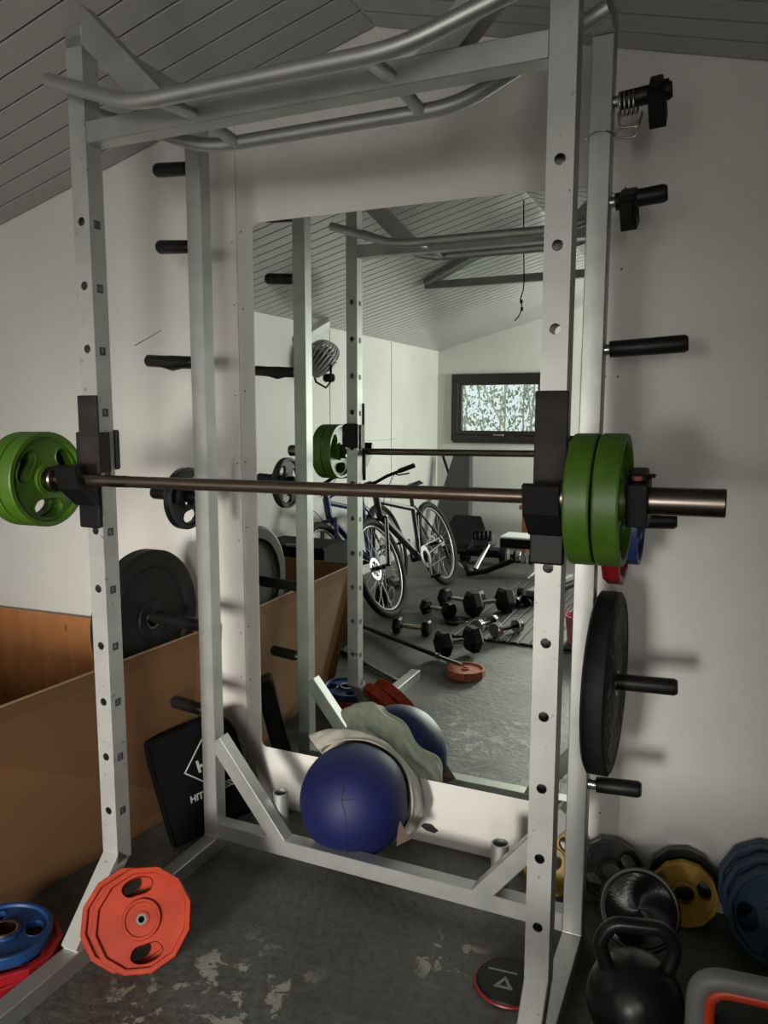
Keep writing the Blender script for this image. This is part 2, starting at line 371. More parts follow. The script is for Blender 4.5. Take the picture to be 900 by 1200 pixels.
def text_mesh(name, body, size, matname, T, parent, extrude=0.0006, align='CENTER', shear=0.0, bold=0.0):
    cu = bpy.data.curves.new(name, 'FONT'); cu.body = body; cu.size = size; cu.extrude = extrude; cu.align_x = align; cu.align_y = 'CENTER'; cu.shear = shear; cu.offset = bold
    t = bpy.data.objects.new(name+'_tmp', cu); COL.objects.link(t)
    bpy.context.view_layer.update()
    me = bpy.data.meshes.new_from_object(t); bpy.data.objects.remove(t); bpy.data.curves.remove(cu)
    me.transform(T); me.materials.clear(); me.materials.append(M[matname]); me.name = name
    o = bpy.data.objects.new(name, me); COL.objects.link(o)
    if parent is not None: o.parent = parent
    return o

# ================================================================== THE ROOM (X -1.40..2.26, Y -5.60..0, floor z=0)
XL, XR, YF, RX, RZ, SL = -1.40, 2.26, -5.60, 0.43, 2.528, 0.262
def cz(x): return RZ-SL*abs(x-RX)
b = MB(); b.box((0.43, -2.8, -0.05), (3.9, 5.9, 0.10), 'floor'); struct(b, 'floor')
# wall the mirror hangs on: painted sheet boards with a butt joint left of the mirror
b = MB()
def gable(b, x0, x1, y, th, m='wall', zlo=0.0):
    xs = sorted({x0, x1} | ({RX} if x0 < RX < x1 else set()))
    poly = [(x0, zlo), (x1, zlo)]+[(x, cz(x)+0.02) for x in reversed(xs)]
    T = Matrix(((1, 0, 0, 0), (0, 0, 1, y), (0, 1, 0, 0), (0, 0, 0, 1))); b.prism(poly, th, m, T)
gable(b, XL-0.1, -0.0795, 0.055, 0.10); gable(b, -0.0775, XR+0.1, 0.055, 0.10)
b.box((0.43, 0.13, 1.2), (3.9, 0.04, 2.4), 'groove')
for x in (-0.095, -0.06, 1.125, 1.16):
    for z in (0.21, 0.45, 0.62, 0.98, 1.25, 1.48, 1.76, 1.98):
        zz = z+random.uniform(-0.03, 0.03)
        b.disc((x+random.uniform(-.004, .004), 0.0045, zz), 0.0028, 'mark', 'Y', 8)
def wall_mark(pts):
    b.add([(x, 0.0042, z) for x, z in pts], [tuple(range(len(pts)))], 'mark')
wall_mark([(-0.526, 1.634), (-0.450, 1.664), (-0.404, 1.6835), (-0.405, 1.6855), (-0.451, 1.6665), (-0.527, 1.637)])
wall_mark([(0.592, 0.052), (0.604, 0.066), (0.630, 0.068), (0.655, 0.050), (0.640, 0.038), (0.610, 0.042)])
struct(b, 'wall_back')
b = MB(); b.box((XL-0.05, -2.8, 1.05), (0.10, 5.8, 2.1), 'wall'); struct(b, 'wall_left')
b = MB()
for y in (-0.75, -1.95, -3.15, -4.35): b.box((XL+0.0015, y, 1.02), (0.003, 0.0025, 2.04), 'groove')
for y in (-0.75, -1.95, -3.15, -4.35):
    for z in (0.9, 1.15, 1.4, 1.6, 1.85):
        b.disc((XL+0.003, y+0.02, z), 0.004, 'mark', 'X', 8); b.disc((XL+0.003, y-0.02, z+.01), 0.003, 'mark', 'X', 8)
b.box((XL+0.0015, -3.75, 1.16), (0.003, 1.5, 0.0025), 'groove')
struct(b, 'trim_1')
b = MB()
b.box((XR+0.05, -1.95, 1.05), (0.10, 4.1, 2.1), 'darkwall'); b.box((XR+0.05, -5.40, 1.05), (0.10, 0.6, 2.1), 'darkwall')
b.box((XR+0.05, -4.55, 0.56), (0.10, 1.1, 1.12), 'darkwall'); b.box((XR+0.05, -4.55, 2.0), (0.10, 1.1, 0.2), 'darkwall'); struct(b, 'wall_right')
w2 = struct(MB().box((XR+0.01, -4.55, 1.115), (0.07, 1.16, 0.03), 'frame', bev=0.006), 'added_window')  # unseen side window, added to go with the side fill lamp
MB().box((XR+0.05, -4.55, 1.51), (0.006, 1.1, 0.78), 'glass').build('window_glass', w2)
b = MB()
for y_ in (-5.08, -4.55, -4.02): b.box((XR+0.02, y_, 1.51), (0.05, 0.05, 0.78), 'frame')
b.build('window_frame', w2)
# far wall with window opening (X -1.10..-.33 glass) and glazed door opening X 0.45..1.45
b = MB(); yw = YF-0.06
wx0, wx1, wz0, wz1 = -1.20, -0.235, 1.125, 1.785; dx0, dx1, dz1 = 0.12, 1.08, 2.02
gable(b, XL-0.1, wx0, yw, 0.12); gable(b, wx1, dx0, yw, 0.12); gable(b, dx1, XR+0.1, yw, 0.12)
b.box(((wx0+wx1)/2, yw, wz0/2), (wx1-wx0, 0.12, wz0), 'wall')
gable(b, wx0, wx1, yw, 0.12, zlo=wz1); gable(b, dx0, dx1, yw, 0.12, zlo=dz1)
struct(b, 'wall_far')
# boarded ceiling: boards run from eave to ridge
b = MB()
for sg in (-1, 1):
    xe = XL-0.02 if sg < 0 else XR+0.02; L_ = math.hypot(xe-RX, SL*(xe-RX)); ang = math.atan(SL)
    y = 0.0; k = 0
    while y > YF:
        d = Vector((sg*math.cos(ang), 0, -math.sin(ang))); up = Vector((sg*math.sin(ang), 0, math.cos(ang)))
        p0 = Vector((RX, y-0.0475, RZ))+up*0.008; p1 = p0+d*L_
        b.beam(p0, p1, 0.0925, 0.016, 'ceil', up=up, bev=0.003); y -= 0.0985
    mid = Vector((RX, YF/2, RZ))+up*0.022; b.beam(mid, mid+d*L_, 5.8, 0.012, 'groove', up=up, bev=0)
struct(b, 'ceiling')
# window
b = MB()
def rect_frame(b, x0, x1, z0, z1, y, w, dpt, m):
    b.box(((x0+x1)/2, y, z0+w/2), (x1-x0, dpt, w), m, bev=0.004); b.box(((x0+x1)/2, y, z1-w/2), (x1-x0, dpt, w), m, bev=0.004)
    b.box((x0+w/2, y, (z0+z1)/2), (w, dpt, z1-z0-2*w), m, bev=0.004); b.box((x1-w/2, y, (z0+z1)/2), (w, dpt, z1-z0-2*w), m, bev=0.004)
win = struct(MB().box((-0.7175, YF+0.012, wz0-0.016), (1.0, 0.07, 0.03), 'frame', bev=0.006), 'window_1')
b = MB(); rect_frame(b, -1.235, -0.20, wz0-0.015, wz1+0.02, YF+0.01, 0.075, 0.06, 'frame'); rect_frame(b, -1.165, -0.27, wz0+0.045, wz1-0.045, YF+0.02, 0.05, 0.04, 'frame'); b.build('window_frame', win)
MB().box((-0.7175, YF-0.02, 1.455), (0.86, 0.006, 0.54), 'glass').build('window_glass', win)
MB().box((-0.7175, YF+0.048, 1.178), (0.11, 0.015, 0.012), 'chrome', bev=0.003).build('window_handle', win)
# glazed door
dr = struct(MB().box((0.60, YF-0.02, 0.12), (0.98, 0.045, 0.22), 'frame', bev=0.004), 'door_1')
b = MB(); rect_frame(b, 0.12, 1.08, 0.0, 2.02, YF-0.02, 0.06, 0.07, 'frame'); b.build('door_frame', dr)
MB().box((0.60, YF-0.03, 1.09), (0.86, 0.006, 1.74), 'glass').build('door_glass', dr)
# garden outside
b = MB(); b.box((0, -9.0, -0.15), (14, 6.4, 0.1), 'grass'); struct(b, 'ground_outside')
def hedge():
    b = MB()
    for i in range(24000):
        x = random.uniform(-4.6, 2.4); z = random.uniform(0.0, 3.3); y = -8.6-random.random()*0.9-0.15*math.sin(x*3)
        s_ = random.uniform(0.018, 0.045); R = Euler((random.uniform(0, 6), random.uniform(0, 6), random.uniform(0, 6))).to_matrix().to_4x4(); R.translation = (x, y, z)
        b.add([(-s_, 0, 0), (0, -s_*0.45, 0.004), (s_, 0, 0), (0, s_*0.45, 0.004)], [(0, 1, 2, 3)], 'leaf', False, R)
    for i in range(60):
        x = random.uniform(-4.4, 2.2); p = [Vector((x, -8.45-random.random()*0.4, 0))]
        dx = random.uniform(-0.25, 0.25)
        for k in range(6): p.append(p[-1]+Vector((dx+random.uniform(-0.08, 0.08), random.uniform(-0.03, 0.03), random.uniform(0.35, 0.6))))
        b.tube(p, 0.012, 'twig', 5)
    tag(b.build('hedge'), 'tangled green bushes and pale twigs outside the far window', 'bushes', kind='stuff')
hedge()
# collar tie under the roof and the strut going up to the ceiling boards
b = MB(); b.beam((-0.50, -2.86, 2.262), (1.36, -2.86, 2.275), 0.05, 0.05, 'beam'); 
tb = struct(b, 'trim_2'); 
b = MB(); b.beam((-0.47, -2.82, 2.275), (-0.02, -2.55, 2.385), 0.07, 0.03, 'beam'); b.build('tie_strut', tb)

# ================================================================== MIRROR
b = MB()
def rrect(x0, x1, z0, z1, r, n=8):
    pts = []
    for cx, cz_, a0 in ((x1-r, z1-r, 0), (x0+r, z1-r, PI/2), (x0+r, z0+r, PI), (x1-r, z0+r, 1.5*PI)):
        for i in range(n+1):
            a = a0+PI/2*i/n; pts.append((cx+r*math.cos(a), cz_+r*math.sin(a)))
    return pts
mz0, mz1, mx0, mx1 = 0.2195, 2.0105, -0.0125, 1.066
mt_ = thing('wall_mirror', 'large frameless wall mirror with rounded corners behind the power rack', 'mirror', (0, 0, 0))
P_ = rrect(mx0, mx1, mz0, mz1, 0.022)
n = len(P_)
MB().add([(x, -0.0010, z) for x, z in P_], [tuple(range(n))], 'mirror').build('mirror_glass', mt_)
MB().add([(x, -0.0010, z) for x, z in P_]+[(x, 0.0042, z) for x, z in P_], [(i, (i+1) % n, n+(i+1) % n, n+i) for i in range(n)]+[tuple(range(n, 2*n))], 'mirroredge').build('mirror_backing', mt_)

# ================================================================== POWER RACK
WX = 1.142; YFR = -0.731; YRR = -0.300; S = 0.05
rack = thing('power_rack', 'silver painted steel power rack standing in front of the mirror', 'power rack', (0, 0, 0))
def upright(x, z0, z1, holes, y, name='upright'):
    b = MB(); h = S/2; r = 0.0105; n = 16
    for sgn in (-1, 1):
        yy = y+sgn*h
        cuts = [z0]
        for zh in holes: cuts += [zh-h, zh+h]
        cuts.append(z1)
        for i in range(0, len(cuts), 2):
            if cuts[i+1]-cuts[i] > 1e-5:
                b.add([(x-h, yy, cuts[i]), (x+h, yy, cuts[i]), (x+h, yy, cuts[i+1]), (x-h, yy, cuts[i+1])], [(0, 1, 2, 3)], 'rackw')
        for zh in holes:
            vs = []; 
            for k in range(n):
                t = 2*PI*k/n+PI/4*0; c_, s_ = math.cos(t), math.sin(t); q = h/max(abs(c_), abs(s_))
                vs.append((x+q*c_, yy, zh+q*s_))
            for k in range(n):
                t = 2*PI*k/n; vs.append((x+r*math.cos(t), yy, zh+r*math.sin(t)))
            for k in range(n):
                t = 2*PI*k/n; vs.append((x+r*math.cos(t), yy-sgn*0.003, zh+r*math.sin(t)))
            fs = [(k, (k+1) % n, n+(k+1) % n, n+k) for k in range(n)]+[(n+k, n+(k+1) % n, 2*n+(k+1) % n, 2*n+k) for k in range(n)]
            b.add(vs, fs, 'rackw')
        # exact corners of hole squares
    for sx in (-1, 1):
        b.add([(x+sx*h, y-h, z0), (x+sx*h, y+h, z0), (x+sx*h, y+h, z1), (x+sx*h, y-h, z1)], [(0, 1, 2, 3)], 'rackw')
    for z in (z0, z1): b.add([(x-h, y-h, z), (x+h, y-h, z), (x+h, y+h, z), (x-h, y+h, z)], [(0, 1, 2, 3)], 'rackw')
    return b.build(name, rack)
HZ = [0.35+0.15*k for k in range(11)]
for x in (0, WX):
    upright(x, 0.205, 2.265, HZ, YFR)
    MB().box((x, YRR, (0.05+2.24)/2), (S, S, 2.19), 'rack', bev=0.002).build('upright', rack)
    # base rail, long runner on the floor
    MB().box((x, (-1.46-0.262)/2, 0.025), (S, 1.46-0.262, 0.05), 'rack', bev=0.002).build('base_rail', rack)
    # slanted foot from the front upright forward on to the runner
    MB().beam((x, -0.731, 0.222), (x, -0.895, 0.045), S, S, 'rackw', up=(1, 0, 0)).build('foot_strut', rack)
    # top side rail
    MB().box((x, (YFR+YRR)/2, 2.265), (S, YRR-YFR+S, 0.05), 'rack', bev=0.002).build('top_rail', rack)
    sx = 1 if x == 0 else -1
    # weld beads
    for yy, zz in ((YFR-0.026, 0.205), (YRR-0.026, 0.052)): MB().tube([(x-0.024, yy, zz), (x, yy-0.001, zz+0.001), (x+0.024, yy, zz)], 0.0022, 'weld', 6).build('weld_bead', rack)
    MB().tube([(x-0.024, YFR-0.172, 0.052), (x+0.024, YFR-0.172, 0.052)], 0.003, 'weld', 6).build('weld_bead', rack)
    # V brace to the front crossbeam
    T = Matrix(((sx, 0, 0, x), (0, 0, 1, YFR), (0, 1, 0, 0), (0, 0, 0, 1)))
    MB().prism([(0.024, 2.333), (0.024, 2.243), (0.196, 2.0755), (0.284, 2.0755)], S-0.004, 'rack', T).build('top_brace', rack)
    # lower gusset on rear beam
    MB().beam((x+sx*0.022, YRR, 0.372), (x+sx*0.255, YRR, 0.082), S-0.004, S, 'rack', up=(0, 0, 1)).build('base_gusset', rack)
    # vertical bar holder behind rear beam
    hx = x+sx*0.216
    b = MB(); b.lathe([(0.0245, 0.05), (0.0245, 0.21), (0.0205, 0.21), (0.0205, 0.06), (0.0, 0.06)], 'rack', 'Z', 28, smooth=False, c=(hx, -0.249, 0.0)); b.build('bar_holder', rack)
# hole numbers on the inner face of left front upright
for k, z in enumerate(HZ):
    T = Matrix.Translation((0.0255, YFR-0.002, z-0.005)) @ Matrix(((0, 0, 1, 0), (1, 0, 0, 0), (0, 1, 0, 0), (0, 0, 0, 1)))
    b = MB(); b.box((0.0253, YFR, z-0.005), (0.0005, 0.020, 0.020), 'ink'); st = b.build('number_sticker', rack)
    text_mesh('number', str(k+1), 0.017, 'greyplastic', T, st, 0.0003)
MB().box((WX/2, YFR, 2.050), (WX-S, S, S), 'rack', bev=0.002).build('front_crossbeam', rack)
MB().box((WX/2, YRR, 0.073), (WX-S, S, S), 'rack', bev=0.002).build('rear_crossbeam', rack)
# multi-grip pull-up bars
def smooth_path(pts, rad=0.05, n=6):
    pts = [Vector(p) for p in pts]; out = [pts[0]]
    for i in range(1, len(pts)-1):
        a, c, d = pts[i-1], pts[i], pts[i+1]; p = c+(a-c).normalized()*rad; q = c+(d-c).normalized()*rad
        for k in range(n+1):
            t = k/n; out.append(p*(1-t)**2+c*2*t*(1-t)+q*t*t)
    out.append(pts[-1]); return out
b = MB(); b.tube(smooth_path([(-0.035, -0.80, 2.158), (0.27, -0.873, 2.036), (0.872, -0.873, 2.036), (1.177, -0.80, 2.158)], 0.07), 0.0165, 'rack', 16); pb = b.build('pull_up_bar', rack)
b = MB(); b.tube(smooth_path([(-0.06, -0.645, 2.142), (0.25, -0.588, 2.036), (0.892, -0.588, 2.036), (1.202, -0.645, 2.142)], 0.07), 0.0165, 'rack', 16); b.build('pull_up_bar', rack)
for x in (0.335, 0.807):
    MB().tube([(x, -0.868, 2.036), (x, -0.754, 2.046)], 0.014, 'rack', 14).build('bar_bracket', rack)
for x in (0.335, 0.807):
    MB().tube([(x, -0.708, 2.046), (x, -0.590, 2.036)], 0.014, 'rack', 14).build('bar_bracket', rack)
# plate storage pegs on the rear uprights
PEG = [(2.10, 0.125), (1.88, 0.125), (1.545, 0.185), (1.137, 0.180), (0.733, 0.200), (0.458, 0.128)]
for side in (-1, 1):
    x0 = -0.025 if side < 0 else WX+0.025
    for i, (z, L_) in enumerate(PEG):
        b = MB(); b.tube([(x0, YRR, z), (x0+side*0.035, YRR, z+0.001)], 0.0135, 'chrome', 14); pg = b.build('plate_peg', rack)
        a = x0+side*(0.012 if i != 5 else 0.02)
        pts = [(a, YRR, z+0.001), (x0+side*(L_-0.008), YRR, z+0.009), (x0+side*L_, YRR, z+0.0095)]; rs = [0.0195, 0.0205, 0.016]
        if i == 2 and side < 0:
            pts = [(a, YRR, z), (x0-0.05, YRR, z+.002), (x0-0.085, YRR, z), (x0-0.125, YRR, z+.006), (x0-L_+.006, YRR, z+.01), (x0-L_, YRR, z+.011)]; rs = [0.019, 0.019, 0.0235, 0.0185, 0.0185, 0.013]
        MB().tube(pts, 0.02, 'rubber', 16, rs=rs).build('rubber_sleeve', pg)

# ================================================================== J HOOKS
def jhook(x, label, side):
    # side: -1 left rack side, +1 right; origin at cup
    t = thing('bar_hook', label, 'hook', (x, YFR, 1.137), 'bar hooks on the front uprights')
    b = MB(); b.box((0, -0.0315, 0.150), (0.062, 0.009, 0.300), 'darkmetal', bev=0.002)
    for s_ in (-1, 1): b.box((s_*0.029, -0.014, 0.160), (0.005, 0.040, 0.10), 'darkmetal', bev=0.001)
    b.box((-side*-0.0, 0, 0), (0.001, 0.001, 0.001), 'darkmetal')
    b.build('back_plate', t)
    T = Matrix(((0, 0, 1, 0), (1, 0, 0, 0), (0, 1, 0, 0), (0, 0, 0, 1)))   # poly (y,z) extruded in x
    poly = [(-0.035, 0.105), (-0.035, 0.03), (-0.055, 0.03), (-0.105, 0.075), (-0.118, 0.128), (-0.104, 0.132), (-0.092, 0.092), (-0.078, 0.0795), (-0.058, 0.0795), (-0.048, 0.092)]
    MB().prism(poly, 0.066, 'plastic', T).build('cup', t)
    b = MB(); b.box((0, -0.040, 0.030), (0.066, 0.012, 0.115), 'plastic', bev=0.004); b.build('lower_pad', t)
    b = MB(); b.box((0, 0.033, 0.165), (0.066, 0.014, 0.10), 'plastic', bev=0.004)
    b.box((side*0.036, 0.0, 0.165), (0.010, 0.075, 0.09), 'plastic', bev=0.003); b.build('rear_clip', t)
    return t
jhook(0.0, 'black steel bar hook on the left front upright beside the left green plates', -1)
jhook(WX, 'black steel bar hook on the right front upright beside the right green plates', 1)

# ================================================================== PLATES
def plate_mesh(R, T_, hole, mname, poly=0, grips=3, g0=0.0, gin=0.42, gout=0.80, gw=0.62, rim=0.12, web=0.5, seg=96, nr=None):
    """round or polygonal weight plate on the Z axis with real grip openings"""
    from mathutils.geometry import delaunay_2d_cdt
    b = MB(); seg = 72 if seg < 90 else 96
    hub = hole*1.45 if hole > 0.012 else hole*2.6; ri = R*(1-rim); tw, th_, tr = T_*0.5*web, T_*0.5*0.96, T_*0.5
    def pr(r, t):
        if not poly: return r
        a = 2*PI/poly; q = ((t+a/2) % a)-a/2; f = math.cos(PI/poly)/math.cos(q); w = max(0.0, min(1.0, (r/R-0.55)/0.3)); return r*(1-w+w*f)
    def ring(r, z): return [(pr(r, 2*PI*k/seg)*math.cos(2*PI*k/seg), pr(r, 2*PI*k/seg)*math.sin(2*PI*k/seg), z) for k in range(seg)]
    # rim and hub as ring strips
    prof = [(ri, tw), (ri+R*0.015, tr*0.92), (ri+R*0.03, tr), (R*0.985, tr), (R, tr*0.84), (R, -tr*0.84), (R*0.985, -tr), (ri+R*0.03, -tr), (ri+R*0.015, -tr*0.92), (ri, -tw)]
    vs = [p for r, z in prof for p in ring(r, z)]; n = len(prof)
    b.add(vs, [(i*seg+k, i*seg+(k+1) % seg, (i+1)*seg+(k+1) % seg, (i+1)*seg+k) for i in range(n-1) for k in range(seg)], mname)
    prof = [(hub, tw), (hub-0.001, th_), (hole, th_), (hole, -th_), (hub-0.001, -th_), (hub, -tw)]
    vs = [p for r, z in prof for p in ring(r, z)]; n = len(prof)
    b.add(vs, [(i*seg+k, i*seg+(k+1) % seg, (i+1)*seg+(k+1) % seg, (i+1)*seg+k) for i in range(n-1) for k in range(seg)], mname)
    # web: triangulated sheet with smooth slots
    loops = [[Vector(p[:2]) for p in ring(ri, 0)], [Vector(p[:2]) for p in ring(hub, 0)]]; slots = []
    mid = R*(gin+gout)/2; hr = R*(gout-gin)/2
    for g in range(grips):
        a0 = g0+2*PI*g/grips; sl = []
        for i in range(36):
            t = 2*PI*i/36; c_, s_ = math.cos(t), math.sin(t)
            uu_ = gw/2*math.copysign(abs(c_)**0.8, c_); vv_ = hr*math.copysign(abs(s_)**0.75, s_)
            sl.append(Vector(((mid+vv_)*math.cos(a0+uu_), (mid+vv_)*math.sin(a0+uu_))))
        slots.append(sl)
    pts = []; edges = []
    for lp in loops+slots:
        o = len(pts); pts += lp; edges += [(o+i, o+(i+1) % len(lp)) for i in range(len(lp))]
    rv, re_, rf, *_ = delaunay_2d_cdt(pts, edges, [], 0, 1e-6)
    def inside(p, lp):
        c = False; n_ = len(lp); j_ = n_-1
        for i in range(n_):
            a, d = lp[i], lp[j_]
            if (a.y > p.y) != (d.y > p.y) and p.x < (d.x-a.x)*(p.y-a.y)/(d.y-a.y)+a.x: c = not c
            j_ = i
        return c
    keep = []
    for f in rf:
        c = sum((rv[i] for i in f), Vector((0, 0)))/len(f)
        if not inside(c, loops[0]) or inside(c, loops[1]) or any(inside(c, sl) for sl in slots): continue
        keep.append(tuple(f))
    N = len(rv); vs = [(p.x, p.y, tw) for p in rv]+[(p.x, p.y, -tw) for p in rv]
    b.add(vs, keep+[tuple(i+N for i in f[::-1]) for f in keep], mname)
    for sl in slots:
        m_ = len(sl); cen = sum(sl, Vector((0, 0)))/m_
        lip = [(p+(p-cen)*0.06) for p in sl]
        vs = [(p.x, p.y, tw) for p in lip]+[(p.x, p.y, tw+T_*0.06) for p in sl]+[(p.x, p.y, -tw-T_*0.06) for p in sl]+[(p.x, p.y, -tw) for p in lip]
        b.add(vs, [(q*m_+i, q*m_+(i+1) % m_, (q+1)*m_+(i+1) % m_, (q+1)*m_+i) for q in range(3) for i in range(m_)], mname)
    return b
def soften(o, w=0.0015):
    split_edges(o, 22); return o
    md = o.modifiers.new('bevel', 'BEVEL'); md.width = w; md.segments = 2; md.limit_method = 'ANGLE'; md.angle_limit = 0.6
    return o
XD = Vector((1, 0, 0.0))
BX, BY, BZ = 0.548, -0.803, 1.2345
def barz(x): return 1.2315+0.013*(x/1.45)
def gplate(x, label, roll, side=1):
    t = thing('weight_plate', label, 'weight plate', group='green weight plates on the barbell', mw=axis_mat((x, BY, barz(x)-0.001), (1, 0, 0.008), roll))
    soften(plate_mesh(0.1185, 0.043, 0.0262, 'green', poly=0, grips=3, g0=0, gin=0.42, gout=0.80, gw=1.15, rim=0.13, web=0.55).build('plate_body', t))
    b = MB(); b.lathe([(0.0262, -0.0235), (0.031, -0.0235), (0.031, 0.0235), (0.0262, 0.0235), (0.0262, -0.0235)], 'green', 'Z', 32); b.build('hub_ring', t)
gplate(1.2175, 'inner green weight plate on the right sleeve of the barbell, against the flange', 0.4)
gplate(1.2655, 'outer green weight plate on the right sleeve of the barbell, against the clamp', 0.9)
gplate(-0.118, 'inner green weight plate on the left sleeve of the barbell, beside the hook', 0.52)
gplate(-0.166, 'outer green weight plate on the left sleeve of the barbell, farthest left', 0.7)
# barbell
bb = thing('barbell', 'bronze steel barbell resting across the rack hooks', 'barbell', (0, 0, 0))
MB().tube([(-0.07, BY, barz(-0.07)), (1.17, BY, barz(1.17))], 0.0138, 'bar', 20).build('shaft', bb)
MB().tube([(0.10, BY, barz(0.1)), (0.155, BY, barz(0.155))], 0.0143, 'sleeve', 20).build('grip_ring', bb)
for x0, x1, s_ in ((-0.068, -0.36, -1), (1.166, 1.449, 1)):
    b = MB()
    P0 = lambda x: (x, BY, barz(x))
    b.lathe([(0.0, 0), (0.030, 0), (0.0325, 0.004), (0.0325, 0.022), (0.030, 0.026), (0.0248, 0.026), (0.0248, abs(x1-x0)-0.002), (0.0228, abs(x1-x0)), (0.0, abs(x1-x0))], 'sleeve', 'Z', 40, T=axis_mat(P0(x0), (s_, 0, s_*0.009)))
    b.build('sleeve', bb)
def clamp(name, label, M4, group, mirror=1, hole=0.025):
    t = thing(name, label, 'clamp', group=group, mw=M4)
    b = MB(); b.lathe([(hole, -0.018), (0.036, -0.018), (0.038, -0.012), (0.038, 0.012), (0.036, 0.018), (hole, 0.018), (hole, -0.018)], 'plastic', 'Z', 20); b.build('collar_ring', t)
    b = MB(); 
    for cx_, cy_, w_, h_ in ((0, 0.0315, 0.078, 0.015), (0, -0.0315, 0.078, 0.015), (0.0325, 0, 0.013, 0.05), (-0.0325, 0, 0.013, 0.05)): b.box((cx_, cy_, 0), (w_, h_, 0.036), 'plastic', bev=0.002)
    b.box((0.046, -0.004, 0), (0.014, 0.052, 0.028), 'plastic', bev=0.003)
    b.build('lever', t)
    b = MB(); b.box((0.040, -0.020, 0.006), (0.006, 0.012, 0.040), 'plastic', bev=0.002); b.build('catch', t)
    return t
clamp('barbell_clamp', 'black clamp collar closing the right sleeve of the barbell', axis_mat((1.308, BY, barz(1.308)), (1, 0, 0.008), 1.75), 'black barbell clamps')
MB().box((0, 0, 0), (0.008, 0.006, 0.012), 'red').build('release_button', [o for o in COL.objects if o.name == 'barbell_clamp'][0]).location = (0.046, 0.022, 0)
clamp('barbell_clamp', 'black clamp collar outside the left green plates on the barbell', axis_mat((-0.208, BY, barz(-0.208)), (1, 0, 0.008), 0.4), 'black barbell clamps')
# clamps and spring collar on the upper right pegs
clamp('barbell_clamp', 'black clamp collar on the topmost right storage peg, outside the spring', axis_mat((1.262, YRR, 2.082), (1, 0, 0.06), 2.2), 'black barbell clamps')
clamp('barbell_clamp', 'black clamp collar on the second right storage peg from the top', axis_mat((1.210, YRR, 1.862), (1, 0, 0.06), 3.6), 'black barbell clamps')
t = thing('spring_collar', 'steel coil spring collar on the topmost right storage peg', 'spring collar')
b = MB(); b.tube([(1.178+0.042*i/60, YRR+0.0255*math.cos(i*2*PI/14), 2.092+0.0255*math.sin(i*2*PI/14)) for i in range(61)], 0.0026, 'wire', 7); b.build('coil', t)
b = MB(); b.tube(smooth_path([(1.180, -0.318, 2.070), (1.185, -0.325, 2.035), (1.225, -0.325, 2.032), (1.232, -0.318, 2.064)], 0.008, 4), 0.0026, 'wire', 7); b.build('finger_loop', t)
b = MB(); b.tube([(WX+0.034*math.cos(a)*(1 if True else 1), YRR+0.034*math.sin(a), 2.03+0.004*math.sin(3*a)) for a in [2*PI*i/32 for i in range(32)]], 0.0024, 'wire', 6, closed=True)
b.tube(smooth_path([(WX+0.034, YRR-0.02, 2.03), (WX+0.085, YRR-0.03, 2.045), (WX+0.08, YRR-0.03, 2.008), (WX+0.036, YRR-0.03, 2.012)], 0.01, 4), 0.0024, 'wire', 6)
tag(b.build('wire_loop'), 'thin steel wire loop wrapped round the right rear upright', 'wire')

# bumpers on peg z .733
def bumper(name, label, x, face, letters):
    # axis X, outer face toward 'face'
    t = thing(name, label, 'bumper plate', group='black bumper plates on the storage pegs', mw=axis_mat((x, YRR, 0.733), (face, 0, 0.0), 0))
    R = 0.225; b = MB()
    b.lathe([(0.0255, -0.024), (0.06, -0.024), (0.062, -0.019), (0.165, -0.019), (0.175, -0.028), (0.215, -0.028), (R, -0.022), (R, 0.022), (0.215, 0.028), (0.205, 0.028), (0.200, 0.0245), (0.195, 0.0245), (0.19, 0.028), (0.125, 0.028), (0.115, 0.0235), (0.110, 0.0235), (0.105, 0.026), (0.0255, 0.026), (0.0255, -0.024)], 'bumper', 'Z', 72)
    b.build('plate_body', t)
    for za, zb_ in ((-0.0255, -0.024), (0.0275, 0.026)): MB().lathe([(0.0253, za), (0.031, za), (0.031, zb_)], 'chrome', 'Z', 32).build('hub_ring', t)
    return t
br = bumper('bumper_plate', 'black rubber bumper plate on the right storage peg, seen nearly edge on', 1.200, 1, True)
def ring_text(body, rad, z, parent, a0, step, size, matname='mark'):
    for i, ch in enumerate(body):
        a = a0-step*i
        T = Matrix.Rotation(a-PI/2, 4, 'Z') @ Matrix.Translation((0, rad, z))
        text_mesh('raised_letter', ch, size, matname, T, parent, 0.0012)
ring_text('BUMPER', 0.157, 0.0285, br, PI/2+2.2, 0.30, 0.055)
ring_text('PLATE', 0.157, 0.0285, br, PI/2+5.0, 0.30, 0.055)
bumper('bumper_plate', 'black rubber bumper plate on the left storage peg, dipping into the cardboard box', -0.247, -1, False)
# small plates on pegs z 1.137
def small_plate(name, label, x, R, T_, matn, zoff, grips=3, poly=0, roll=0.0, hole=0.0255, group='small weight plates on the storage pegs', y=YRR):
    t = thing(name, label, 'weight plate', group=group, mw=axis_mat((x, y, 1.137+zoff), (1, 0, 0.0), roll))
    soften(plate_mesh(R, T_, hole, matn, poly=poly, grips=grips, g0=0, gin=0.40, gout=0.80, gw=1.15, rim=0.13, web=0.5, seg=72).build('plate_body', t), 0.001)
    b = MB(); b.lathe([(hole, -T_/2-.001), (hole+0.005, -T_/2-.001), (hole+0.005, T_/2+.001), (hole, T_/2+.001), (hole, -T_/2-.001)], matn, 'Z', 28); b.build('hub_ring', t)
    return t
small_plate('weight_plate', 'small black plate with finger holes hanging on the left storage peg', -0.075, 0.096, 0.022, 'iron', -0.004, roll=0.7)
small_plate('weight_plate', 'red weight plate on the right storage peg, behind the green plates', 1.213, 0.150, 0.040, 'red', -0.004, poly=12, roll=0.2)
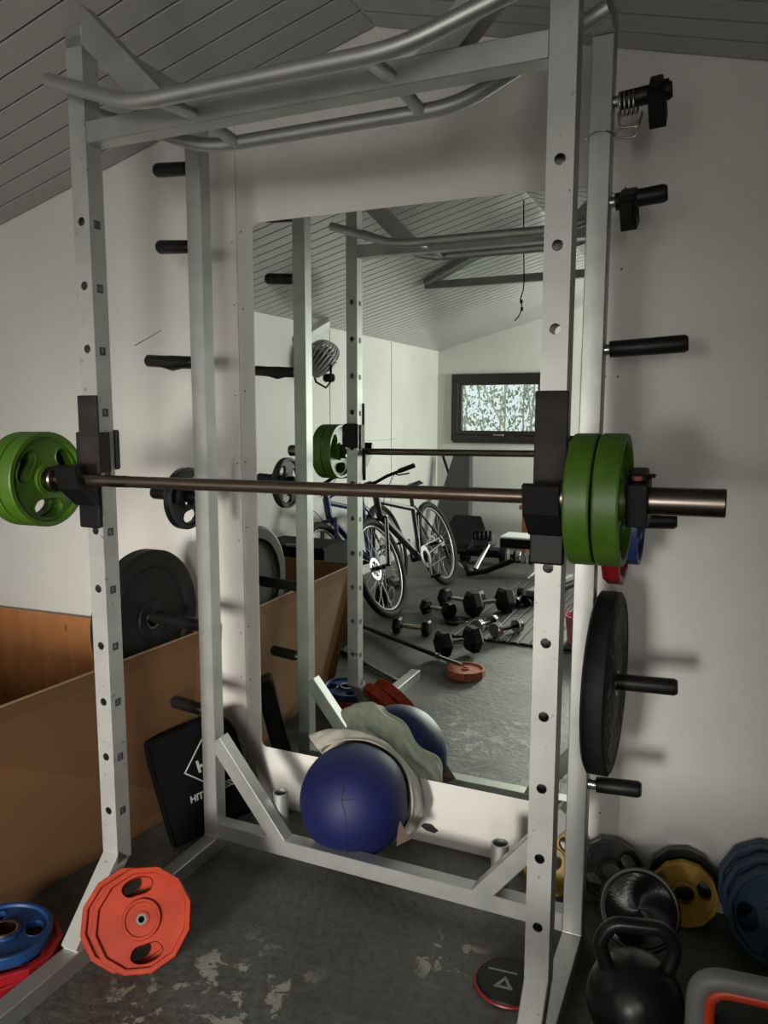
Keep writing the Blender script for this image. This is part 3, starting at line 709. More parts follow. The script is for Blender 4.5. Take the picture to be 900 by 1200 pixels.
small_plate('weight_plate', 'small dark blue weight plate on the right storage peg, outside the red one', 1.2555, 0.098, 0.026, 'blue2', -0.004, poly=0, roll=0.9)
t = thing('collar_weight', 'black collar on the left storage peg beside the small black plate', 'collar', mw=axis_mat((-0.118, YRR, 1.137), (1, 0, 0), 0))
b = MB(); b.lathe([(0.0208, -0.016), (0.033, -0.016), (0.034, 0.014), (0.0208, 0.016), (0.0208, -0.016)], 'plastic', 'Z', 20); b.build('collar_ring', t)
b = MB(); b.cyl((0, -0.03, 0), (0, -0.052, 0), 0.006, 'plastic', 8); b.build('screw_knob', t)

# orange plates standing against the front foot
nrm = Vector((0.42, -0.68, 0.60)).normalized()
for k, (off, lab) in enumerate(((0.0, 'front orange weight plate standing against the left front foot'), (0.048, 'rear orange weight plate standing behind the front one at the left front foot'))):
    c = Vector((0.158, -0.818, 0.124))-nrm*off+Vector((-0.030*k, -0.018*k, 0.008*k))
    t = thing('weight_plate', lab, 'weight plate', group='orange weight plates by the left front foot', mw=axis_mat(c, nrm, 0.0))
    # grip openings above and below the hub
    R4 = t.matrix_world.to_3x3(); upl = R4.inverted() @ Vector((0, 0, 1)); ga = math.atan2(upl.y, upl.x)+0.22
    soften(plate_mesh(0.124, 0.042, 0.0135, 'orange', poly=12, grips=2, g0=ga, gin=0.46, gout=0.80, gw=0.95, rim=0.13, web=0.62).build('plate_body', t), 0.002)
    b = MB(); b.lathe([(0.0133, -0.0215), (0.046, -0.0215), (0.048, -0.018), (0.048, 0.018), (0.046, 0.0215), (0.040, 0.0215), (0.038, 0.0175), (0.0133, 0.0175), (0.0133, -0.0215)], 'orange', 'Z', 40); b.build('hub_ring', t)
    if k == 0:
        b = MB(); b.lathe([(0.0078, 0.019), (0.0132, 0.019), (0.0132, -0.02)], 'chrome', 'Z', 20); b.disc((0, 0, -0.01), 0.0130, 'mark', 'Z', 16); b.build('bore_bushing', t)
# blue on red plates at the left edge
t = thing('weight_plate', 'pinkish red weight plate lying lowest in the stack at left', 'weight plate', group='plates lying on the floor at left', mw=axis_mat((-0.165, -0.965, 0.018), (0.02, 0, 1), 0.5))
soften(plate_mesh(0.133, 0.030, 0.026, 'red', poly=12, grips=3, g0=0, gw=0.9).build('plate_body', t))
t = thing('weight_plate', 'second red weight plate lying askew between blue plate and floor plate', 'weight plate', group='plates lying on the floor at left', mw=axis_mat((-0.157, -0.960, 0.052), (0.08, 0.03, 1), 0.1))
soften(plate_mesh(0.130, 0.028, 0.026, 'red', poly=12, grips=3, g0=0, gw=0.9).build('plate_body', t))
t = thing('weight_plate', 'blue weight plate lying on top of the red plates at left', 'weight plate', group='plates lying on the floor at left', mw=axis_mat((-0.160, -0.962, 0.084), (0.08, 0.03, 1), 0.9))
soften(plate_mesh(0.112, 0.030, 0.026, 'blue', poly=0, grips=3, g0=0, gw=0.85).build('plate_body', t))
b = MB(); b.lathe([(0.0258, -0.018), (0.031, -0.018), (0.031, 0.018), (0.0258, 0.018), (0.0258, -0.018)], 'chrome', 'Z', 28); b.build('hub_ring', t)

# ================================================================== CARDBOARD BOX
bx = thing('cardboard_box', 'large open cardboard box with a pine board end, beside the rack', 'box', (0, 0, 0))
def sheet(pts, th, m, em=None):
    p = [Vector(q) for q in pts]; nn = (p[1]-p[0]).cross(p[3]-p[0]).normalized()*th
    vs = p+[q-nn for q in p]; return vs, [(0, 1, 2, 3), (7, 6, 5, 4), (0, 4, 5, 1), (1, 5, 6, 2), (2, 6, 7, 3), (3, 7, 4, 0)], m
z1 = 0.650
b = MB(); b.add(*sheet([(-0.24, -0.045, 0.002), (-0.405, -1.20, 0.002), (-0.226, -1.17, z1), (-0.176, -0.045, z1)], 0.008, 'card')); side_panel = b.build('side_panel', bx)
b = MB(); b.beam((-0.226, -1.17, z1), (-0.176, -0.045, z1), 0.009, 0.004, 'cardedge', bev=0); b.build('panel_edge', side_panel)
b = MB(); b.add(*sheet([(-1.30, -0.035, 0.002), (-0.23, -0.035, 0.002), (-0.18, -0.035, 0.618), (-1.30, -0.035, 0.600)], 0.016, 'pine')); b.build('pine_end_board', bx)
b = MB(); b.add(*sheet([(-0.412, -1.205, 0.002), (-1.30, -1.25, 0.002), (-1.30, -1.22, z1), (-0.232, -1.175, z1)], 0.008, 'card')); b.build('end_panel', bx)
b = MB(); b.add(*sheet([(-1.30, -0.045, 0.002), (-1.30, -1.25, 0.002), (-1.32, -1.22, z1), (-1.32, -0.045, z1)], 0.008, 'card')); b.build('side_panel', bx)
b = MB(); b.add(*sheet([(-0.405, -1.215, 0.004), (-0.375, -1.235, 0.004), (-0.200, -1.205, z1+.004), (-0.226, -1.185, z1)], 0.006, 'card')); b.build('flap', bx)
b = MB(); b.add(*sheet([(-0.25, -0.05, 0.004), (-1.29, -0.05, 0.004), (-1.29, -1.2, 0.004), (-0.40, -1.2, 0.004)], 0.004, 'card')); b.build('bottom', bx)
# shipping label on the side panel: point on leaning panel
def on_panel(y, z):
    xb = -0.24+(-0.405+0.24)*((-0.045-y)/1.155); xt = -0.176+(-0.226+0.176)*((-0.045-y)/1.125); return Vector((xb+(xt-xb)*(z/z1)+0.0022, y, z))
LC = on_panel(-0.72, 0.333); ax = (on_panel(-0.6, 0.333)-on_panel(-0.8, 0.333)); az = on_panel(-0.72, 0.4)-on_panel(-0.72, 0.3)
LM = frame_mat(LC, ax, az); 
b = MB(); b.box((0, 0, 0), (0.112, 0.084, 0.0008), 'label', LM); lb = b.build('shipping_label', bx); lb['label'] = 'white printed shipping label'
b = MB(); z_ = 0.0006
b.box((0.036, -0.026, z_), (0.026, 0.019, 0.0006), 'greyink', LM)
for i in range(9): b.box((0.026+i*0.0026, -0.026, z_+.0002), (0.0012, 0.016, 0.0006), 'ink', LM)
b.box((-0.036, 0.033, z_), (0.018, 0.005, 0.0006), 'ink', LM); b.box((-0.018, 0.026, z_), (0.018, 0.005, 0.0006), 'ink', LM); b.box((-0.014, 0.015, z_), (0.016, 0.005, 0.0006), 'ink', LM)
b.box((-0.037, 0.020, z_), (0.014, 0.010, 0.0006), 'greyink', LM)
for i in range(7):
    w = random.uniform(0.02, 0.05); b.box((-0.05+w/2+random.uniform(0, 0.02), 0.006-i*0.006, z_), (w, 0.0016, 0.0006), 'greyink', LM)
for i in range(4): b.box((0.025, 0.022-i*0.006, z_), (0.035, 0.0016, 0.0006), 'greyink', LM)
b.build('label_print', lb)

# ================================================================== STRIKE PAD
BL = Vector((-0.108, -0.372, 0.004)); TL = Vector((-0.214, -0.377, 0.347)); TR = Vector((-0.062, -0.150, 0.400))
vv = (TL-BL); H_ = vv.length; uu = (TR-TL); vv.normalize(); uu = (uu-vv*uu.dot(vv)).normalized(); Wd = 0.300
PMt = frame_mat(BL, uu, vv)    # x along width, y up the pad, z = toward camera
pad = thing('strike_pad', 'black strike pad with silver HIT print leaning behind left rear upright', 'strike pad', mw=PMt)
def pad_poly(w, h, ins=0.0):
    pts = [(ins, ins), (w-ins, ins)]
    for i in range(9):
        a = PI/2*i/8; pts.append((w-ins-0.085+0.085*math.cos(a), h-ins-0.085+0.085*math.sin(a)))
    for i in range(4):
        a = PI/2+PI/2*i/3; pts.append((ins+0.012+0.012*math.cos(a), h-ins-0.012+0.012*math.sin(a)))
    return pts
A = pad_poly(Wd, H_, 0.004); B_ = pad_poly(Wd, H_, 0.0)
layers = [(A, 0.0), (B_, -0.008), (B_, -0.052), (A, -0.060)]
b = MB(); n = len(A); vs = [(x, y, z) for P, z in layers for x, y in P]; fs = [tuple(range(n)), tuple(range(3*n, 4*n))[::-1]]
for L_ in range(3): fs += [(L_*n+i, L_*n+(i+1) % n, (L_+1)*n+(i+1) % n, (L_+1)*n+i) for i in range(n)]
b.add(vs, fs, 'vinyl'); b.build('pad_body', pad)
b = MB(); b.tube([(x, y, 0.001) for x, y in pad_poly(Wd, H_, 0.006)], 0.0022, 'vinyl', 6, closed=True); b.tube([(x, y, -0.061) for x, y in pad_poly(Wd, H_, 0.006)], 0.0022, 'vinyl', 6, closed=True); b.build('piping', pad)
for sd in (1, -1):
    F = Matrix.Identity(4) if sd > 0 else Matrix.Translation((Wd, 0, 0)) @ Matrix.Diagonal((-1, 1, -1, 1))
    zz = 0.0012 if sd > 0 else 0.0612
    T = F @ Matrix.Translation((0.165, 0.125, zz)); text_mesh('pad_print', 'HIT FITNESS', 0.029, 'print', T, pad, 0.0006, shear=0.15, bold=0.0008)
    b = MB(); T = F @ Matrix.Translation((0.178, 0.215, zz)) @ Matrix.Rotation(PI/4*0, 4, 'Z')
    sq = 0.058
    for k in range(4):
        R_ = T @ Matrix.Rotation(PI/4+k*PI/2, 4, 'Z'); b.box((0, sq, 0), (2*sq+0.004, 0.004, 0.0012), 'print', R_); 
    b.build('pad_logo_frame', pad)
    text_mesh('pad_logo', 'HIT', 0.052, 'print', T, pad, 0.0006, bold=0.002)

# ================================================================== MEDICINE BALL AND TOWEL
BC = Vector((0.441, -0.180, 0.200)); BR = 0.170
ball = thing('medicine_ball', 'navy blue medicine ball with sheen painted on the back, behind the rear crossbeam', 'ball', tuple(BC))
b = MB()
def ball_mesh():
    vs = []; fs = []; mi = []
    nu, nv = 64, 36
    for i in range(nv+1):
        ph = PI*i/nv
        for k in range(nu):
            t = 2*PI*k/nu; d = Vector((math.sin(ph)*math.cos(t), math.sin(ph)*math.sin(t), math.cos(ph)))
            vs.append(d*BR)
    for i in range(nv):
        for k in range(nu):
            q = (k+1) % nu; fs.append((i*nu+k, (i+1)*nu+k, (i+1)*nu+q, i*nu+q))
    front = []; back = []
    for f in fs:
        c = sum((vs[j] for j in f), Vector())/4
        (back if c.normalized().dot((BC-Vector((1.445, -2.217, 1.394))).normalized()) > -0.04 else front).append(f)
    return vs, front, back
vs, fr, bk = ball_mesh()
for q in vs:
    if q.z < -0.092:
        if q.y < -0.09: q.y = max(q.y, -0.091)   # the soft ball is dented by the rear crossbeam
    q.z = max(q.z, -BC.z+0.001)
b.add(vs, fr, 'ballblue', True); b.add(vs, bk, 'ballsheen', True); b.build('ball_cover', ball)  # back of the blue cover coloured paler in place of its sheen
b = MB()
def arc_on(d0, d1, r, n=24):
    d0 = Vector(d0).normalized(); d1 = Vector(d1).normalized(); return [(d0.lerp(d1, i/n)).normalized()*r for i in range(n+1)]
vd = (Vector((1.445, -2.217, 1.394))-BC).normalized()
c0 = (vd+Vector((-0.22, 0, -0.06))).normalized()
for d1 in ((c0+Vector((0.02, 0, 0.35))), (c0+Vector((0.10, 0, -0.30))), (c0+Vector((0.30, 0, 0.10)))):
    b.tube(arc_on(c0, d1, BR*1.0005, 10), 0.0012, 'mark', 5)
b.tube(arc_on(c0+Vector((0.1, 0, -.3)), (0.1, -.3, -1), BR*1.0002, 14), 0.0010, 'mark', 5)
b.build('seam', ball)
# towel draped over the upper back of the ball, falling at the right
def towel():
    nu, nv = 110, 60; vs = []; fs = []
    Rr = (rt-vd*rt.dot(vd)).normalized(); Uu = Rr.cross(vd)*-1.0
    if Uu.z < 0: Uu = -Uu
    for j in range(nv+1):
        v = j/nv
        for i in range(nu+1):
            u = i/nu; phi = math.radians(-48+176*u)
            edge = 99+4*math.sin(u*9.0)+3*math.sin(u*21+1)-42*max(0, 0.24-u)/0.24-8*max(0, u-0.85)/0.15
            th = math.radians(edge*(1-v)+12*v)
            d = -vd*math.cos(th)+(Rr*math.cos(phi)+Uu*math.sin(phi))*math.sin(th)
            dd = math.radians(edge)-th
            ridge = 0.034*math.exp(-((dd-0.24)/0.13)**2)*(0.6+0.5*math.sin(u*7+0.8))+0.022*math.exp(-((dd-0.62)/0.15)**2)*(0.6+0.5*math.sin(u*6+2.4))
            w = 0.010*abs(noise.noise(Vector((u*5, v*9, 0.3))))+0.011*math.sin(v*34+u*6+2*noise.noise(Vector((u*3, v*3, 5))))+0.004*noise.noise(Vector((u*16, v*16, 2)))
            flap = 0.028*max(0.0, (u-0.80)/0.20)*math.exp(-((dd-0.30)/0.25)**2)
            lift = 0.008+ridge+max(0.0, w)*min(1, dd*6)+flap
            vs.append(BC+d*(BR+max(0.004, lift)))
    for j in range(nv):
        for i in range(nu):
            a = j*(nu+1)+i; fs.append((a, a+1, a+nu+2, a+nu+1))
    return vs, fs
vs, fs = towel()
lim = []
for p in vs:
    p = Vector(p); p.y = min(p.y, -0.008); p.z = max(p.z, 0.01); lim.append(p)
b = MB(); b.add(lim, fs, 'towel', True)
tw = thing('towel', 'crumpled grey towel draped over the navy medicine ball', 'towel', tuple(BC))
o = b.build('towel_cloth', tw); o.matrix_parent_inverse = Matrix.Translation(-BC)
md = o.modifiers.new('thick', 'SOLIDIFY'); md.thickness = 0.004; md.offset = 1
b = MB(); bp_ = BC+Vector((0.172, 0.02, -0.045))
b.add([bp_+Vector(q) for q in ((-0.010, -0.05, 0.035), (0.030, -0.052, -0.022), (-0.012, -0.060, -0.050), (-0.012, -0.03, -0.01))], [(0, 1, 2), (0, 3, 1), (1, 3, 2), (0, 2, 3)], 'hem')
o = b.build('towel_tag', tw); o.matrix_parent_inverse = Matrix.Translation(-BC)

# ================================================================== FLOOR ITEMS, RIGHT
# sliding disc
t = thing('slider_disc', 'flat black disc with red rim beside the right front upright', 'sliding disc', (1.024, -0.502, 0.0))
b = MB(); b.lathe([(0.0, 0.012), (0.078, 0.012), (0.081, 0.009), (0.082, 0.006)], 'plastic', 'Z', 56); b.build('disc_top', t)
b = MB(); b.lathe([(0.082, 0.007), (0.0865, 0.006), (0.088, 0.003), (0.086, 0.0005), (0.0, 0.0005)], 'red', 'Z', 56); rm = b.build('disc_rim', t); rm['label'] = 'red rim'
b = MB(); RT = Matrix.Rotation(0.10, 4, 'Z')
for k in range(3):
    a0 = PI/2+k*2*PI/3; a1 = a0+2*PI/3; c_ = Vector((-0.01, -0.022, 0.0126))
    for rr_ in (0.025, 0.017): b.beam(c_+Vector((rr_*math.cos(a0), rr_*math.sin(a0), 0)), c_+Vector((rr_*math.cos(a1), rr_*math.sin(a1), 0)), 0.0035, 0.0006, 'greyplastic', bev=0, T=RT)
b.box((-0.020, 0.022, 0.0126), (0.072, 0.005, 0.0006), 'greyplastic', RT)
b.build('disc_print', t)
def kettlebell(label, loc, s_, rot=0.0, mname='iron', mw=None):
    t = thing('kettlebell', label, 'kettlebell', loc, rot=(0, 0, rot)) if mw is None else thing('kettlebell', label, 'kettlebell', mw=mw)
    b = MB(); prof = []
    for i in range(25):
        a = -PI/2+PI*i/24; r = math.cos(a)*0.105*s_; h = (0.100+math.sin(a)*0.105)*s_
        if h < 0: h = 0.0
        prof.append((max(r, 0.0001), h))
    prof = [(0.0, 0.0), (0.062*s_, 0.0), (0.066*s_, 0.004*s_)]+[p for p in prof if p[1] > 0.012*s_]
    b.lathe(prof, mname, 'Z', 48, smooth=True); b.build('bell_body', t)
    b = MB(); b.tube(smooth_path([(-0.062*s_, 0, 0.165*s_), (-0.082*s_, 0, 0.235*s_), (-0.055*s_, 0, 0.278*s_), (0.055*s_, 0, 0.278*s_), (0.082*s_, 0, 0.235*s_), (0.062*s_, 0, 0.165*s_)], 0.022*s_, 5), 0.0165*s_, mname, 14); b.build('handle', t)
    return t
kettlebell('round black kettlebell nearest the right front upright, with a glossy bell', (1.322, -0.560, 0.0), 1.0, 0.25)
# dished black weight with pale rim behind the kettlebells
wm = axis_mat((1.302, -0.270, 0.128), (0.10, -0.80, 0.50), 0.0)
t = thing('round_weight', 'round black weight with thin pale rim and moulded swirl behind the kettlebells', 'weight', mw=wm)
b = MB(); b.lathe([(0.0, -0.055), (0.07, -0.052), (0.098, -0.03), (0.101, 0.0), (0.095, 0.006), (0.085, 0.008)], 'iron', 'Z', 48, smooth=True); b.build('shell', t)
b = MB(); nr_, na_ = 10, 60; vs = []; fs = []
for i in range(nr_+1):
    r_ = 0.003+0.083*i/nr_
    for k in range(na_):
        a = 2*PI*k/na_; vs.append((r_*math.cos(a), r_*math.sin(a), 0.004+0.0085*(i/nr_)*(1+math.sin(3*a+3.2*i/nr_))))
for i in range(nr_):
    for k in range(na_): fs.append((i*na_+k, i*na_+(k+1) % na_, (i+1)*na_+(k+1) % na_, (i+1)*na_+k))
b.add(vs, fs, 'iron'); b.build('swirl_face', t)
b = MB(); b.lathe([(0.091, 0.0065), (0.094, 0.0095), (0.097, 0.0065)], 'greyplastic', 'Z', 56, smooth=True); b.build('pale_rim', t)
# plates leaning on the wall at right
def lean_plate(label, c, nr, R, T_, mname, poly=12, grips=2, roll=0.0, hole=0.026, name='weight_plate'):
    t = thing(name, label, 'weight plate', group='plates leaning on the wall at right', mw=axis_mat(c, nr, roll))
    soften(plate_mesh(R, T_, hole, mname, poly=poly, grips=grips, g0=0, gin=0.42, gout=0.80, gw=0.9, rim=0.13, web=0.6, seg=72).build('plate_body', t))
    return t
lean_plate('black weight plate leaning on the wall behind the yellow one', (1.398, -0.036, 0.094), (0.08, -1, 0.14), 0.096, 0.026, 'iron', roll=0.2)
lean_plate('yellow twelve-sided weight plate leaning at right, two dark grips showing', (1.402, -0.082, 0.088), (0.08, -1, 0.18), 0.088, 0.030, 'yellow', roll=0.35)
lean_plate('yellow weight plate leaning behind the right rear upright', (1.045, -0.085, 0.098), (0.0, -1, 0.30), 0.098, 0.034, 'yellow', roll=0.9)
lean_plate('black iron plate leaning just right of the right rear upright', (1.205, -0.065, 0.092), (0.1, -1, 0.25), 0.092, 0.030, 'iron', roll=0.6)
for k in range(3):
    lean_plate(('teal twelve-sided plate leaning at the right edge, nearest the wall', 'teal twelve-sided plate in the middle of the leaning stack at the right edge', 'teal twelve-sided plate at the front of the leaning stack at the right edge')[k],
               (1.612+0.010*k, -0.055-0.049*k, 0.131-0.003*k), (-0.06, -1, 0.20), 0.132-0.003*k, 0.040, 'teal', roll=0.1*k)
# grey framed case with orange lining, bottom right
gm = Matrix.Translation((1.563, -0.66, 0.022)) @ Matrix.Rotation(0.10, 4, 'Z')
t = thing('roller_frame', 'grey and orange rounded plastic handle frame at the bottom right corner', 'handle frame', mw=gm)
b = MB(); pth = smooth_path([(-0.115, 0, 0.02), (-0.115, 0, 0.26), (0.16, 0, 0.26), (0.16, 0, 0.02)], 0.05, 8); b.tube(pth, 0.021, 'greyplastic', 16); b.build('outer_frame', t)
b = MB(); pth = smooth_path([(-0.094, -0.006, 0.03), (-0.094, -0.006, 0.239), (0.14, -0.006, 0.239), (0.14, -0.006, 0.03)], 0.04, 8); b.tube(pth, 0.013, 'orangeglow', 12); b.build('inner_lining', t)
b = MB(); b.box((0.022, 0.02, 0.085), (0.20, 0.10, 0.15), 'plastic', bev=0.02); b.build('core_block', t)
b = MB(); b.ell((0.085, -0.035, 0.115), (0.045, 0.03, 0.055), 'orangeglow'); b.build('grip_lobe', t)

# ================================================================== THINGS SEEN IN THE MIRROR (behind the camera)
# ribbed mat
b = MB(); mx0_, mx1_, my0, my1 = -0.115, 1.15, -2.27, -4.05
b.box(((mx0_+mx1_)/2, (my0+my1)/2, 0.004), (mx1_-mx0_, my0-my1, 0.006), 'matgap')
x = mx0_+0.002
while x < mx1_-0.03: b.box((x+0.0285, (my0+my1)/2, 0.010), (0.055, my0-my1, 0.010), 'mat', bev=0.003); x += 0.0665
tag(b.build('ribbed_mat'), 'grey ribbed mat on the floor under the dumbbells, seen in the mirror', 'mat')
# hex dumbbells
def dumbbell(label, a, c, ra, rc, mname='hex', sides=6, hm='chrome', group='hex dumbbells on the floor', handle=0.014):
    ra *= 1.22; rc *= 1.22
    a = Vector((a[0], a[1], ra*0.95)); c = Vector((c[0], c[1], rc*0.95)); d = (c-a).normalized(); zb = 0.018 if a.x > mx0_ or c.x > mx0_ else 0.0
    a.z += zb; c.z += zb
    t = thing('dumbbell', label, 'dumbbell', (0, 0, 0), group)
    b = MB(); b.tube([a, (a+c)/2, c], handle, hm, 14, rs=[handle*0.9, handle*1.15, handle*0.9]); b.build('handle', t)
    for p, r, s_ in ((a, ra, -1), (c, rc, 1)):
        T = frame_mat(p, d, (d.cross(Vector((0, 0, 1)))))
        w = r*0.95; b = MB(); hh = [(0.0, -w/2), (r*0.80, -w/2), (r*1.05, -w/2+r*0.22), (r*1.05, w/2-r*0.22), (r*0.80, w/2), (0.0, w/2)]
        if sides > 6: hh = [(0.0, -w/2), (r*0.9, -w/2), (r, -w/2+r*0.1), (r, -r*0.12), (r*0.9, -r*0.08), (r*0.9, r*0.08), (r, r*0.12), (r, w/2-r*0.1), (r*0.9, w/2), (0, w/2)]
        b.lathe(hh, mname, 'X', sides, T=T); h = b.build('head', t)
    return t
S1 = 'hex dumbbells on the floor'
dumbbell('small black hex dumbbell lying alone nearest the bicycle front wheel', (-0.422, -2.205), (-0.227, -2.215), 0.045, 0.044)
dumbbell('large black hex dumbbell beside the orange plate on the floor', (0.020, -1.835), (0.150, -1.975), 0.062, 0.066)
dumbbell('small black hex dumbbell at the left of the dumbbell cluster', (-0.427, -2.735), (-0.235, -2.665), 0.045, 0.052)
dumbbell('black hex dumbbell at the back of the dumbbell cluster', (-0.375, -2.985), (-0.115, -2.93), 0.059, 0.066)
dumbbell('biggest black hex dumbbell at the right of the dumbbell cluster', (-0.090, -2.745), (0.085, -2.93), 0.074, 0.076)
dumbbell('chrome dumbbell lying left of the other chrome one, touching the cluster', (0.062, -2.36), (0.105, -2.55), 0.038, 0.032, 'chrome', 24, 'plastic', 'chrome dumbbells on the floor', 0.012)
dumbbell('chrome dumbbell on the ribbed mat, right of the other chrome one', (0.196, -2.32), (0.288, -2.48), 0.039, 0.036, 'chrome', 24, 'plastic', 'chrome dumbbells on the floor', 0.012)
t = thing('weight_plate', 'black plate lying flat under the dumbbell cluster', 'weight plate', (-0.155, -2.60, 0.012), 'plates seen in the mirror')
soften(plate_mesh(0.085, 0.022, 0.015, 'iron', grips=0, rim=0.15).build('plate_body', t))
# faded orange plate, short bars on the floor
t = thing('weight_plate', 'faded orange weight plate lying flat at the end of the long bar', 'weight plate', (0.225, -1.615, 0.022), 'plates seen in the mirror')
soften(plate_mesh(0.105, 0.042, 0.014, 'pinkorange', poly=12, grips=0, rim=0.14, web=0.6).build('plate_body', t), 0.002)
t = thing('short_bar', 'short black bar with chrome end resting on the faded orange plate', 'bar')
b = MB(); b.tube([(-0.80, -2.285, 0.014), (0.045, -1.700, 0.055)], 0.0135, 'rubber', 14); b.build('bar_shaft', t)
b = MB(); b.tube([(0.030, -1.712, 0.054), (0.215, -1.590, 0.062)], 0.0120, 'chrome', 14); b.tube([(0.026, -1.714, 0.054), (0.040, -1.705, 0.055)], 0.018, 'chrome', 14); b.build('bar_sleeve', t)
t = thing('short_bar', 'thin chrome bar lying on the floor nearer the rack', 'bar')
b = MB(); b.tube([(-0.62, -1.72, 0.012), (-0.34, -1.54, 0.012)], 0.012, 'rubber', 12); b.build('bar_grip', t)
b = MB(); b.tube([(-0.34, -1.54, 0.012), (-0.045, -1.345, 0.012)], 0.0105, 'chrome', 12); b.build('bar_shaft', t)
# pink bucket
t = thing('bucket', 'pink plastic bucket standing on the floor, seen through the rack gap', 'bucket', (0.70, -2.43, 0.016))
b = MB(); b.lathe([(0.0, 0.0), (0.085, 0.0), (0.105, 0.17), (0.101, 0.17), (0.082, 0.006), (0.0, 0.006)], 'pink', 'Z', 32, smooth=True); b.build('bucket_body', t)
b = MB(); b.tube([(0.107*math.cos(PI*i/16), -0.02, 0.165+0.08*math.sin(PI*i/16)) for i in range(17)], 0.004, 'pink', 6); b.build('handle', t)

# ---- bicycles
def bicycle(label, rear, front, lean, framem, group, wheel_r=0.355, stripe='bikewhite', bar_turn=0.15):
    rear = Vector((*rear, 0)); front = Vector((*front, 0)); fwd = (front-rear).normalized(); base = (front-rear).length
    left = Vector((0, 0, 1)).cross(fwd); up = Vector((0, 0, 1))*math.cos(lean)+left*math.sin(lean)
    y = up.cross(fwd).normalized()
    Mx = Matrix((fwd, y, up)).transposed().to_4x4(); Mx.translation = rear
    t = thing('bicycle', label, 'bicycle', group=group, mw=Mx)
    r = wheel_r; hb = r
    def wheel(x):
        b = MB(); tr = 0.027
        b.tube([(x+(r-tr)*math.cos(a), 0, hb+(r-tr)*math.sin(a)) for a in [2*PI*i/64 for i in range(64)]], tr, 'tyre', 12, closed=True); w = b.build('tyre', t)
        b = MB()
        b.tube([(x+(r-2*tr-0.004)*math.cos(a), 0, hb+(r-2*tr-0.004)*math.sin(a)) for a in [2*PI*i/64 for i in range(64)]], 0.010, 'rim', 8, closed=True); b.build('rim', w)
        b = MB()
        for i in range(28):
            a = 2*PI*i/28; s_ = 1 if i % 2 else -1
            b.tube([(x+0.02*math.cos(a+0.6*s_), 0.025*s_, hb+0.02*math.sin(a+0.6*s_)), (x+(r-0.065)*math.cos(a), 0, hb+(r-0.065)*math.sin(a))], 0.0013, 'spoke', 4, cap=False)
        b.cyl((x, -0.045, hb), (x, 0.045, hb), 0.018, 'plastic', 12); b.build('spokes', w)
        b = MB()
        b.lathe([(0.055, 0.036), (0.080, 0.036), (0.080, 0.038), (0.055, 0.038), (0.055, 0.036)], 'chrome', 'Y', 32, c=(x, 0, hb)); 
        for i in range(6): 
            a = 2*PI*i/6; b.beam((x, 0.037, hb), (x+0.06*math.cos(a), 0.037, hb+0.06*math.sin(a)), 0.002, 0.010, 'chrome', bev=0)
        T2 = None; b.build('brake_rotor', w)
        # rotor faces both sides of hub are same disc
        return w
    wheel(0.0); wheel(base)
    bbp = Vector((0.43, 0, 0.30)); seat = Vector((0.24, 0, 0.78)); ht = Vector((base-0.27, 0, 0.84)); hbm = Vector((base-0.235, 0, 0.70)); ax0 = Vector((0, 0, hb)); ax1 = Vector((base, 0, hb))
    b = MB(); b.tube([hbm, bbp], 0.024, framem, 14); b.tube([ht+Vector((0.01, 0, -0.03)), seat+Vector((0.03, 0, -0.10))], 0.019, framem, 14)
    b.tube([seat, bbp], 0.018, framem, 12); b.tube([ht, hbm], 0.026, framem, 14)
    for s_ in (-1, 1):
        b.tube([ax0+Vector((0, s_*0.055, 0)), bbp+Vector((-0.03, s_*0.03, 0))], 0.010, framem, 8); b.tube([ax0+Vector((0, s_*0.055, 0)), seat+Vector((0.02, s_*0.012, -0.08))], 0.009, framem, 8)
    fr = b.build('frame', t)
    if stripe:
        b = MB()
        for s_ in (-1, 1):
            b.tube([hbm+Vector((-0.03, s_*0.019, 0.008)), bbp+Vector((0.05, s_*0.021, 0.05))], 0.0035, stripe, 6); b.tube([ht+Vector((-0.03, s_*0.016, -0.03)), seat+Vector((0.06, s_*0.016, -0.09))], 0.0035, stripe, 6)
            b.tube([seat+Vector((0.01, s_*0.015, -0.16)), bbp+Vector((0, s_*0.016, 0.06))], 0.003, stripe, 6)
        b.build('frame_stripe', fr)
    b = MB()
    for s_ in (-1, 1):
        b.tube([hbm+Vector((0.02, s_*0.055, -0.02)), ax1+Vector((-0.02, s_*0.055, 0.0))], 0.016, framem, 10, rs=[0.014, 0.018]); 
        b.tube([hbm+Vector((0.045, s_*0.055, -0.03)), ax1+Vector((0.01, s_*0.060, 0.02))], 0.003, stripe or framem, 6)
    b.beam(hbm+Vector((0.01, -0.06, -0.02)), hbm+Vector((0.01, 0.06, -0.02)), 0.03, 0.03, framem); b.build('fork', t)
    # cockpit
    st = ht+Vector((-0.02, 0, 0.08)); R_ = Matrix.Translation(st+Vector((0.07, 0, 0.02))) @ Matrix.Rotation(bar_turn, 4, 'Z')
    b = MB(); b.tube([ht, st], 0.016, 'plastic', 10); b.tube([st, st+Vector((0.07, 0, 0.02))], 0.018, 'plastic', 10)
    b.tube([(0, -0.34, 0.035), (-0.0, -0.14, 0.02), (0, -0.05, 0), (0, 0.05, 0), (0, 0.14, 0.02), (0, 0.34, 0.035)], 0.0125, 'plastic', 10, T=R_); hbar = b.build('handlebar', t)
